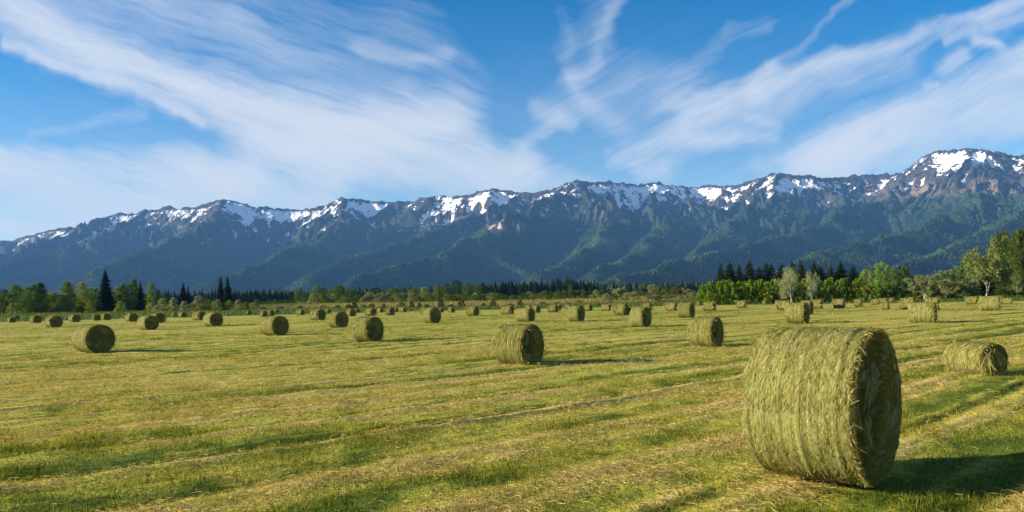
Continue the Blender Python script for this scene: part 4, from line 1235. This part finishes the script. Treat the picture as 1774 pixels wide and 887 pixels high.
    rg = 1 - 2 * np.abs(fbm(gx / 190, y / 900, 13, 3) - .5); rg2 = 1 - 2 * np.abs(fbm(gx / 70, y / 420, 14, 3) - .5)
    hi = sstep(250, 800, Z)
    Z = Z - ((rg - .55) * 105 + (rg2 - .55) * 78) * sstep(0, 700, near_main) * (.10 + .90 * hi) * sstep(30, 300, Z)
    Z = Z + ((fbm(x / 330, y / 330, 7, 4) - .5) * 62 * k + (fbm(x / 90, y / 90, 8, 4) - .5) * 40 * (.25 + .75 * k)) * kk * (.4 + .6 * sstep(250, 700, Z))
    Z = Z + (fbm(x / 34, y / 34, 18, 3) - .5) * 26 * sstep(.55, .9, Z / 1200)
    Z = Z - (np.abs(fbm(x / 160, y / 160, 9, 3) - .5)) * 55 * kk * k
    Zg = Z.reshape(nr, nc)
    # keep every slope below the skyline that the crest draws
    def blur(a, n):
        for ax in (0, 1):
            c = np.cumsum(np.concatenate([np.zeros_like(np.take(a, [0], ax)), np.pad(a, [(n, n) if i == ax else (0, 0) for i in range(2)], mode='edge')], ax), ax)
            a = (np.take(c, range(2 * n + 1, c.shape[ax]), ax) - np.take(c, range(0, c.shape[ax] - 2 * n - 1), ax)) / (2 * n + 1)
        return a
    gul = np.clip((blur(Zg, 7) - Zg) / 28, -1.5, 1.5)
    zr = np.interp(colpx, pxs, main[:, 2])
    alt = Zg / zr[None]
    P = np.c_[x, y, Zg.ravel()]
    # picture position of each vertex, to seat the bare cliff and the snow basins where the photo shows them
    u = x / y * F; vv = (CAMH - P[:, 2]) / y * F
    ppx = CX + u * cos(ROLL) + vv * sin(ROLL); ppy = CY - u * sin(ROLL) + vv * cos(ROLL)

    def blob(cx, cy, rx, ry_): return np.exp(-((ppx - cx) / rx) ** 2 - ((ppy - cy) / ry_) ** 2)
    cliff = blob(862, 396, 16, 14) * 1.3 + .5 * blob(905, 392, 10, 10) + .35 * blob(800, 395, 14, 14) + .3 * blob(770, 405, 12, 10) + .3 * blob(1060, 372, 28, 12) + .4 * blob(1600, 332, 60, 14) + .4 * blob(1720, 325, 50, 14)
    basin = sum(w * blob(*b) for w, b in [(1, (1645, 277, 40, 18)), (.8, (1700, 275, 20, 14)), (.9, (1087, 352, 22, 16)), (.6, (1110, 335, 30, 12)), (.9, (1150, 325, 45, 10)), (.8, (1230, 335, 40, 12)), (1, (1255, 370, 10, 10)), (.8, (1350, 325, 30, 15)), (.7, (1400, 318, 35, 12)), (.9, (850, 343, 30, 18)), (.9, (745, 380, 28, 8)), (.7, (780, 352, 20, 22)), (.9, (425, 375, 12, 28)), (.7, (400, 360, 25, 14)), (.8, (480, 375, 40, 12)), (.8, (500, 368, 50, 9)), (.8, (610, 358, 30, 14)), (.7, (655, 358, 30, 10)), (.6, (205, 375, 35, 10)), (.6, (310, 368, 30, 10)), (.5, (90, 402, 35, 6)), (.5, (1180, 348, 25, 10)), (.7, (1050, 325, 30, 8)), (.5, (990, 325, 14, 10))])
    i = np.arange(nr - 1)[:, None] * nc; j = np.arange(nc - 1)[None]
    q = np.stack([i + j, i + j + 1, i + nc + j + 1, i + nc + j], -1).reshape(-1, 4)
    me = mesh_np('mountains', P, q, np.full(len(q), 4), [mat_mountain()], {'alt': alt.ravel(), 'gully': gul.ravel(), 'cliff': np.clip(cliff, 0, 1), 'basin': np.clip(basin, 0, 1)}, True)
    tag(link(bpy.data.objects.new('mountains', me)), kind='structure')
    # forest of single crowns on the lower slopes, and over the valley floor before them
    n = 520000
    fx = r2.uniform(-.78, .78, n); fy = np.sqrt(r2.uniform(2050. ** 2, 6900. ** 2, n)); X = fx * fy
    ci = np.interp(fx, cols, np.arange(nc)); ym = np.interp(fx, cols, Ymax)
    ri = (fy - 2000) / (ym - 2000) * (nr - 1)
    c0 = np.clip(ci.astype(int), 0, nc - 2); r0 = np.clip(ri.astype(int), 0, nr - 2); fc = ci - c0; fr = ri - r0
    z = Zg[r0, c0] * (1 - fc) * (1 - fr) + Zg[r0, c0 + 1] * fc * (1 - fr) + Zg[r0 + 1, c0] * (1 - fc) * fr + Zg[r0 + 1, c0 + 1] * fc * fr
    al = alt[r0, c0]; cl = np.clip(cliff, 0, 1).reshape(nr, nc)[r0, c0]
    keep = (al + (fbm(X / 200, fy / 200, 15, 3) - .5) * .35 < .56 + r2.normal(0, .05, n)) & (cl < .35)
    keep &= r2.uniform(size=n) < np.clip(1.25 - fy / 9000, .3, 1)
    X, fy, z = X[keep], fy[keep], z[keep]; n = len(X)
    h = r2.uniform(8, 16, n); w = h * r2.uniform(.24, .36, n)
    K = 5; tt = np.arange(K) * 2 * pi / K
    ph = r2.uniform(0, 6.28, n)
    ring = np.stack([X[:, None] + w[:, None] * np.cos(tt[None] + ph[:, None]), fy[:, None] + w[:, None] * np.sin(tt[None] + ph[:, None]), np.repeat((z + h * .12)[:, None], K, 1)], -1)
    tip = np.c_[X + r2.normal(0, .4, n), fy, z + h][:, None]
    V = np.concatenate([ring, tip], 1).reshape(-1, 3)
    b = (np.arange(n) * (K + 1))[:, None, None]
    f = np.stack([np.arange(K), (np.arange(K) + 1) % K, np.full(K, K)], -1)[None] + b
    me = mesh_np('mountain_forest', V, f.reshape(-1, 3), np.full(n * K, 3), [mat_conifer_mass()], {'rnd': np.repeat(r2.uniform(size=n), K + 1)})
    tag(link(bpy.data.objects.new('mountain_forest', me)), 'dense conifer forest covering the lower mountain slopes', 'forest', kind='stuff')
    # wood on the flat valley floor before the mountains
    n = 26000
    fy = np.sqrt(r2.uniform(900. ** 2, 2400. ** 2, n)); X = r2.uniform(-.78, .78, n) * fy; z = gz(X, fy)
    h = r2.uniform(9, 17, n); w = h * r2.uniform(.2, .32, n); ph = r2.uniform(0, 6.28, n)
    ring = np.stack([X[:, None] + w[:, None] * np.cos(tt[None] + ph[:, None]), fy[:, None] + w[:, None] * np.sin(tt[None] + ph[:, None]), np.repeat((z + h * .08)[:, None], K, 1)], -1)
    V = np.concatenate([ring, np.c_[X, fy, z + h][:, None]], 1).reshape(-1, 3)
    b = (np.arange(n) * (K + 1))[:, None, None]
    f = np.stack([np.arange(K), (np.arange(K) + 1) % K, np.full(K, K)], -1)[None] + b
    me = mesh_np('valley_forest', V, f.reshape(-1, 3), np.full(n * K, 3), [bpy.data.materials['far_conifers']], {'rnd': np.repeat(r2.uniform(size=n), K + 1)})
    tag(link(bpy.data.objects.new('valley_forest', me)), 'far wood on the valley floor before the mountains', 'forest', kind='stuff')
    return float(P[:, 2].max())


# ------------------------------------------------------------------ sky, sun, haze
SUN_EL, SUN_TRAVEL = 17.0, 3.0   # light travels towards +X, turned 3 degrees away from the viewer
EXPOSURE = 1.6
SKY_STRENGTH = .066
STROKES = [  # polyline in photo pixels, radius start/end, strength
 ([(-160, -60), (0, 5), (100, 55), (200, 105), (330, 160), (480, 200), (600, 236), (700, 232), (780, 212)], 38, 42, 1.05),
 ([(5, 70), (110, 108), (200, 148), (300, 190), (352, 222)], 12, 10, .55),
 ([(-60, -60), (200, 0), (450, 80), (660, 190)], 70, 60, .24),
 ([(250, -20), (500, 20), (700, 60), (800, 120)], 70, 60, .17),
 ([(380, 215), (450, 240), (520, 268)], 18, 14, .35),
 ([(-120, 272), (60, 282), (250, 298), (430, 308)], 32, 32, .62),
 ([(-80, 310), (150, 335), (400, 335), (560, 335)], 46, 44, .62),
 ([(440, 255), (600, 292), (760, 308), (900, 312)], 30, 38, .66),
 ([(560, 240), (680, 260), (800, 270)], 40, 36, .4),
 ([(60, 215), (160, 212), (250, 205)], 12, 12, .16),
 ([(0, 385), (200, 350), (380, 345)], 30, 30, .4),
 ([(-40, 410), (10, 404), (60, 398), (105, 385), (150, 382)], 11, 8, .9),
 ([(620, 78), (660, 95), (710, 104), (765, 95)], 18, 14, .22),
 ([(690, 150), (735, 185)], 18, 14, .12),
 ([(1075, -10), (1045, 40), (1030, 90), (1018, 115), (985, 132), (998, 165), (1035, 195), (1075, 225)], 15, 18, .22),
 ([(1030, 10), (1010, 80), (990, 140), (1040, 200)], 45, 50, .14),
 ([(965, 20), (975, 80), (985, 130)], 20, 16, .10),
 ([(945, 186), (970, 200), (990, 214)], 22, 18, .34),
 ([(965, 210), (930, 235), (902, 258)], 15, 15, .30),
 ([(840, 280), (920, 300), (1000, 325)], 36, 28, .36),
 ([(1800, -5), (1640, 50), (1520, 92), (1400, 120), (1310, 155)], 12, 20, .40),
 ([(1560, 100), (1400, 155), (1260, 195), (1180, 225)], 34, 40, .32),
 ([(1348, 112), (1312, 140), (1258, 158), (1225, 178), (1180, 198)], 13, 18, .42),
 ([(1480, -10), (1415, 60), (1350, 100)], 11, 14, .16),
 ([(1330, 28), (1262, 48), (1225, 95), (1180, 135), (1145, 170)], 18, 26, .18),
 ([(1090, 262), (1180, 252), (1260, 248), (1330, 232)], 18, 15, .40),
 ([(1300, 200), (1345, 210)], 11, 10, .2),
 ([(1062, 280), (1110, 292), (1160, 308)], 16, 22, .42),
 ([(1100, 150), (1200, 190), (1150, 230)], 70, 60, .18),
 ([(1860, 95), (1720, 142), (1640, 165), (1560, 200), (1470, 240), (1380, 275)], 30, 32, .66),
 ([(1870, 175), (1700, 212), (1560, 250), (1440, 290)], 36, 38, .62),
 ([(1690, 84), (1724, 82)], 12, 11, .5), ([(1632, 118), (1665, 105)], 14, 12, .5), ([(1715, 45), (1790, 12)], 20, 26, .45),
 ([(1690, 60), (1640, 75)], 12, 10, .3), ([(1740, 100), (1800, 80)], 18, 18, .4), ([(1600, 148), (1610, 143)], 10, 10, .35),
 ([(1320, 290), (1440, 268), (1540, 250)], 28, 28, .22),
]


def build_sky():
    w = bpy.data.worlds.new('World'); SC.world = w; w.use_nodes = True
    w.node_tree.nodes.clear(); n = N(w.node_tree)
    out = n.new('ShaderNodeOutputWorld'); bg = n.new('ShaderNodeBackground')
    sky = n.new('ShaderNodeTexSky'); sky.sky_type = 'NISHITA'; sky.sun_disc = False
    sky.sun_elevation = radians(SUN_EL)
    # light comes from -X
    az_from = atan2(-cos(radians(SUN_TRAVEL)), -sin(radians(SUN_TRAVEL)))   # angle from +Y towards +X
    sky.sun_rotation = az_from % (2 * pi)
    sky.altitude = 300; sky.air_density = 1.0; sky.dust_density = .15; sky.ozone_density = 2.2
    tc = n.new('ShaderNodeTexCoord'); D = tc.outputs['Generated']
    sx = n.new('ShaderNodeSeparateXYZ'); n.put(sx.inputs[0], D)
    yy = n.m('MAXIMUM', sx.outputs[1], .06)
    cv = n.new('ShaderNodeCombineXYZ'); n.put(cv.inputs[0], n.m('DIVIDE', sx.outputs[0], yy)); n.put(cv.inputs[1], n.m('DIVIDE', sx.outputs[2], yy))
    P0 = cv.outputs[0]
    U_, V_ = n.m('DIVIDE', sx.outputs[0], yy), n.m('DIVIDE', sx.outputs[2], yy)
    # wisps: domain warp, then soft strokes
    w1 = n.vm('SUBTRACT', n.noise(P0, 5.5, 4, .55, 0, True), (.5, .5, .5)); w2 = n.vm('SUBTRACT', n.noise(P0, 22, 4, .6, 0, True), (.5, .5, .5))
    P = n.vm('ADD', n.vm('ADD', P0, n.vm('SCALE', w1, None, .07)), n.vm('SCALE', w2, None, .016))
    flat = n.new('ShaderNodeVectorMath', operation='MULTIPLY'); n.put(flat.inputs[0], P); flat.inputs[1].default_value = (1, 1, 0); P = flat.outputs[0]
    # stroke group
    g = bpy.data.node_groups.new('cirrus_stroke', 'ShaderNodeTree')
    for nm, tp in (('P', 'NodeSocketVector'), ('A', 'NodeSocketVector'), ('BA', 'NodeSocketVector'), ('IL', 'NodeSocketFloat'), ('IR', 'NodeSocketFloat'), ('S', 'NodeSocketFloat'), ('Prev', 'NodeSocketFloat')):
        g.interface.new_socket(nm, in_out='INPUT', socket_type=tp)
    g.interface.new_socket('Out', in_out='OUTPUT', socket_type='NodeSocketFloat')
    gn = N(g); gi = gn.new('NodeGroupInput'); go = gn.new('NodeGroupOutput')
    I = gi.outputs
    pa = gn.vm('SUBTRACT', I['P'], I['A'])
    h = gn.m('MULTIPLY', gn.vm('DOT_PRODUCT', pa, I['BA']), I['IL'], clamp=True)
    dd = gn.vm('LENGTH', gn.vm('SUBTRACT', pa, gn.vm('SCALE', I['BA'], None, h)))
    q = gn.m('MULTIPLY', dd, I['IR'])
    e = gn.m('MULTIPLY', gn.m('EXPONENT', gn.m('MULTIPLY', gn.m('MULTIPLY', q, q), -1.0)), I['S'])
    gn.links.new(gn.m('MAXIMUM', e, I['Prev']), go.inputs[0])
    acc_all = None
    for pts, r0, r1, st in STROKES:
        prev = None; k = len(pts) - 1
        for i in range(k):
            def uv(p):
                q = at(p[0], p[1], 1.0); return (q[0], q[2] - CAMH, 0)
            A, B = np.array(uv(pts[i])), np.array(uv(pts[i + 1])); ba = B - A
            R = (r0 + (r1 - r0) * (i + .5) / k) / F
            nd = n.new('ShaderNodeGroup'); nd.node_tree = g
            last = prev if prev is not None else acc_all
            n.put(nd.inputs['P'], P if last is None else n.vm('ADD', P, n.m('MULTIPLY', last, 1e-9))); nd.inputs['A'].default_value = A; nd.inputs['BA'].default_value = ba
            nd.inputs['IL'].default_value = 1 / float(ba @ ba); nd.inputs['IR'].default_value = 1 / R; nd.inputs['S'].default_value = st
            if prev is not None: n.put(nd.inputs['Prev'], prev)
            else: nd.inputs['Prev'].default_value = 0
            prev = nd.outputs[0]
        acc_all = prev if acc_all is None else n.m('ADD', acc_all, prev)
    PF = n.vm('ADD', n.vm('ADD', P0, n.vm('SCALE', w1, None, .045)), n.vm('SCALE', w2, None, .004))
    # fibres: streaks falling to the right on the left half, to the left on the right half
    fl = n.noise(n.mapping(PF, (0, 0, radians(22)), (3.4, 30, 1)), 1.0, 10, .68, .6)
    fr = n.noise(n.mapping(PF, (0, 0, radians(-24)), (3.4, 30, 1)), 1.0, 9, .64, .6)
    f2l = n.noise(n.mapping(PF, (0, 0, radians(20)), (9, 95, 1)), 1.0, 6, .7, .4)
    f2r = n.noise(n.mapping(PF, (0, 0, radians(-27)), (9, 95, 1)), 1.0, 6, .7, .4)
    fl = n.m('MULTIPLY_ADD', n.m('SUBTRACT', f2l, .5), .55, fl); fr = n.m('MULTIPLY_ADD', n.m('SUBTRACT', f2r, .5), .55, fr)
    sel = n.sm(U_, -.1, .15)
    fib = n.m('ADD', n.m('MULTIPLY', fl, n.m('SUBTRACT', 1.0, sel)), n.m('MULTIPLY', fr, sel))
    puff = n.noise(P, 8, 3, .5)
    tex = n.m('ADD', n.m('MULTIPLY', n.m('SUBTRACT', fib, .5), 2.5), n.m('MULTIPLY', n.m('SUBTRACT', puff, .5), 1.3))
    dens = n.m('MULTIPLY', acc_all, n.m('MAXIMUM', n.m('ADD', 1.0, tex), .06))
    veil = n.m('MULTIPLY', n.sm(V_, .42, .05), n.m('MULTIPLY_ADD', fib, .3, .0))
    dens = n.m('MAXIMUM', n.m('MULTIPLY', n.m('SUBTRACT', dens, .07), 1.18), 0.0)
    dens = n.m('ADD', dens, n.m('MULTIPLY', veil, 1.3))
    dens = n.m('SUBTRACT', 1.0, n.m('EXPONENT', n.m('MULTIPLY', dens, -1.5)))
    front = n.sm(sx.outputs[1], .1, .45)
    back = n.m('MULTIPLY', n.sm(n.noise(n.mapping(D, (0, 0, 0), (1, 1, 3)), 2.2, 5, .6), .35, .7), .65)  # invented clouds behind the viewer, thickened to whiten and fill the shadows
    dens = n.m('ADD', n.m('MULTIPLY', dens, front), n.m('MULTIPLY', back, n.m('SUBTRACT', 1.0, front)))
    dens = n.m('MULTIPLY', dens, n.sm(sx.outputs[2], -.02, .03))
    hsv = n.new('ShaderNodeHueSaturation'); n.put(hsv.inputs['Color'], sky.outputs[0]); hsv.inputs['Saturation'].default_value = SKYSAT; hsv.inputs['Value'].default_value = SKYVAL; hsv.inputs['Hue'].default_value = SKYHUE
    ccol = n.mix(n.sm(V_, .35, .08), CLOUD_HI, CLOUD_LO)
    col = n.mix(dens, hsv.outputs[0], ccol)
    n.put(bg.inputs[0], col); bg.inputs[1].default_value = SKY_STRENGTH
    n.links.new(bg.outputs[0], out.inputs[0])
    w.cycles.sampling_method = 'MANUAL'; w.cycles.sample_map_resolution = 512
    # sun
    L = bpy.data.lights.new('sun', 'SUN'); L.energy = 5.0; L.angle = radians(.53); L.color = (1.0, .86, .66)
    o = link(bpy.data.objects.new('sun', L))
    from mathutils import Vector
    e = radians(SUN_EL); t = radians(SUN_TRAVEL)
    d = Vector((cos(t) * cos(e), sin(t) * cos(e), -sin(e)))
    o.rotation_euler = d.to_track_quat('-Z', 'Y').to_euler(); o.location = (-50, 0, 60)


SKYSAT, SKYVAL, SKYHUE = 1.58, .78, .505
CLOUD_HI = (3.7, 3.95, 4.35); CLOUD_LO = (3.8, 3.9, 4.1)
HAZE_DENSITY, HAZE_COL = 3.8e-5, (.18, .46, 1.0)


def build_haze(top):
    x0, x1, y0, y1, z0, z1 = -14000, 14000, -3000, 10500, -70, top + 40
    v = [(x, y, z) for x in (x0, x1) for y in (y0, y1) for z in (z0, z1)]
    f = [(0, 1, 3, 2), (4, 6, 7, 5), (0, 4, 5, 1), (2, 3, 7, 6), (0, 2, 6, 4), (1, 5, 7, 3)]
    me = bpy.data.meshes.new('haze'); me.from_pydata(v, [], f)
    m = bpy.data.materials.new('haze'); m.use_nodes = True; m.node_tree.nodes.clear(); n = N(m.node_tree)
    out = n.new('ShaderNodeOutputMaterial'); p = n.new('ShaderNodeVolumePrincipled')
    p.inputs['Color'].default_value = (*HAZE_COL, 1); p.inputs['Density'].default_value = HAZE_DENSITY; p.inputs['Anisotropy'].default_value = 0.0
    n.links.new(p.outputs[0], out.inputs['Volume'])
    me.materials.append(m)
    tag(link(bpy.data.objects.new('haze', me)), kind='stuff')


def build_camera():
    c = bpy.data.cameras.new('camera'); o = link(bpy.data.objects.new('camera', c))
    c.sensor_width = 36; c.sensor_fit = 'HORIZONTAL'; c.lens = 36 * F / 1774
    c.clip_start = .1; c.clip_end = 40000
    # optical axis stays level; the shift lifts the horizon to the photo's place
    from mathutils import Matrix
    o.matrix_world = Matrix.Translation((0, 0, CAMH)) @ Matrix.Rotation(pi / 2, 4, 'X') @ Matrix.Rotation(-ROLL if ROLLSIGN < 0 else ROLL, 4, 'Z')
    c.shift_y = (CY - 443.5) / 1774
    SC.camera = o


ROLLSIGN = -1
M = {}
build_camera()
build_sky()
build_ground()
build_grass()
build_bales()
build_trees()
top = build_mountains()
build_haze(top)

SC.view_settings.view_transform = 'Standard'; SC.view_settings.look = 'None'; SC.view_settings.gamma = 1.0
SC.view_settings.use_curve_mapping = False; SC.view_settings.exposure = EXPOSURE
cy = SC.cycles
cy.use_denoising = True
try:
    cy.denoiser = 'OPENIMAGEDENOISE'
except Exception:
    pass
cy.use_adaptive_sampling = True; cy.adaptive_threshold = .015
cy.max_bounces = 5; cy.diffuse_bounces = 3; cy.glossy_bounces = 1; cy.transmission_bounces = 3; cy.volume_bounces = 0; cy.transparent_max_bounces = 4
cy.caustics_reflective = False; cy.caustics_refractive = False
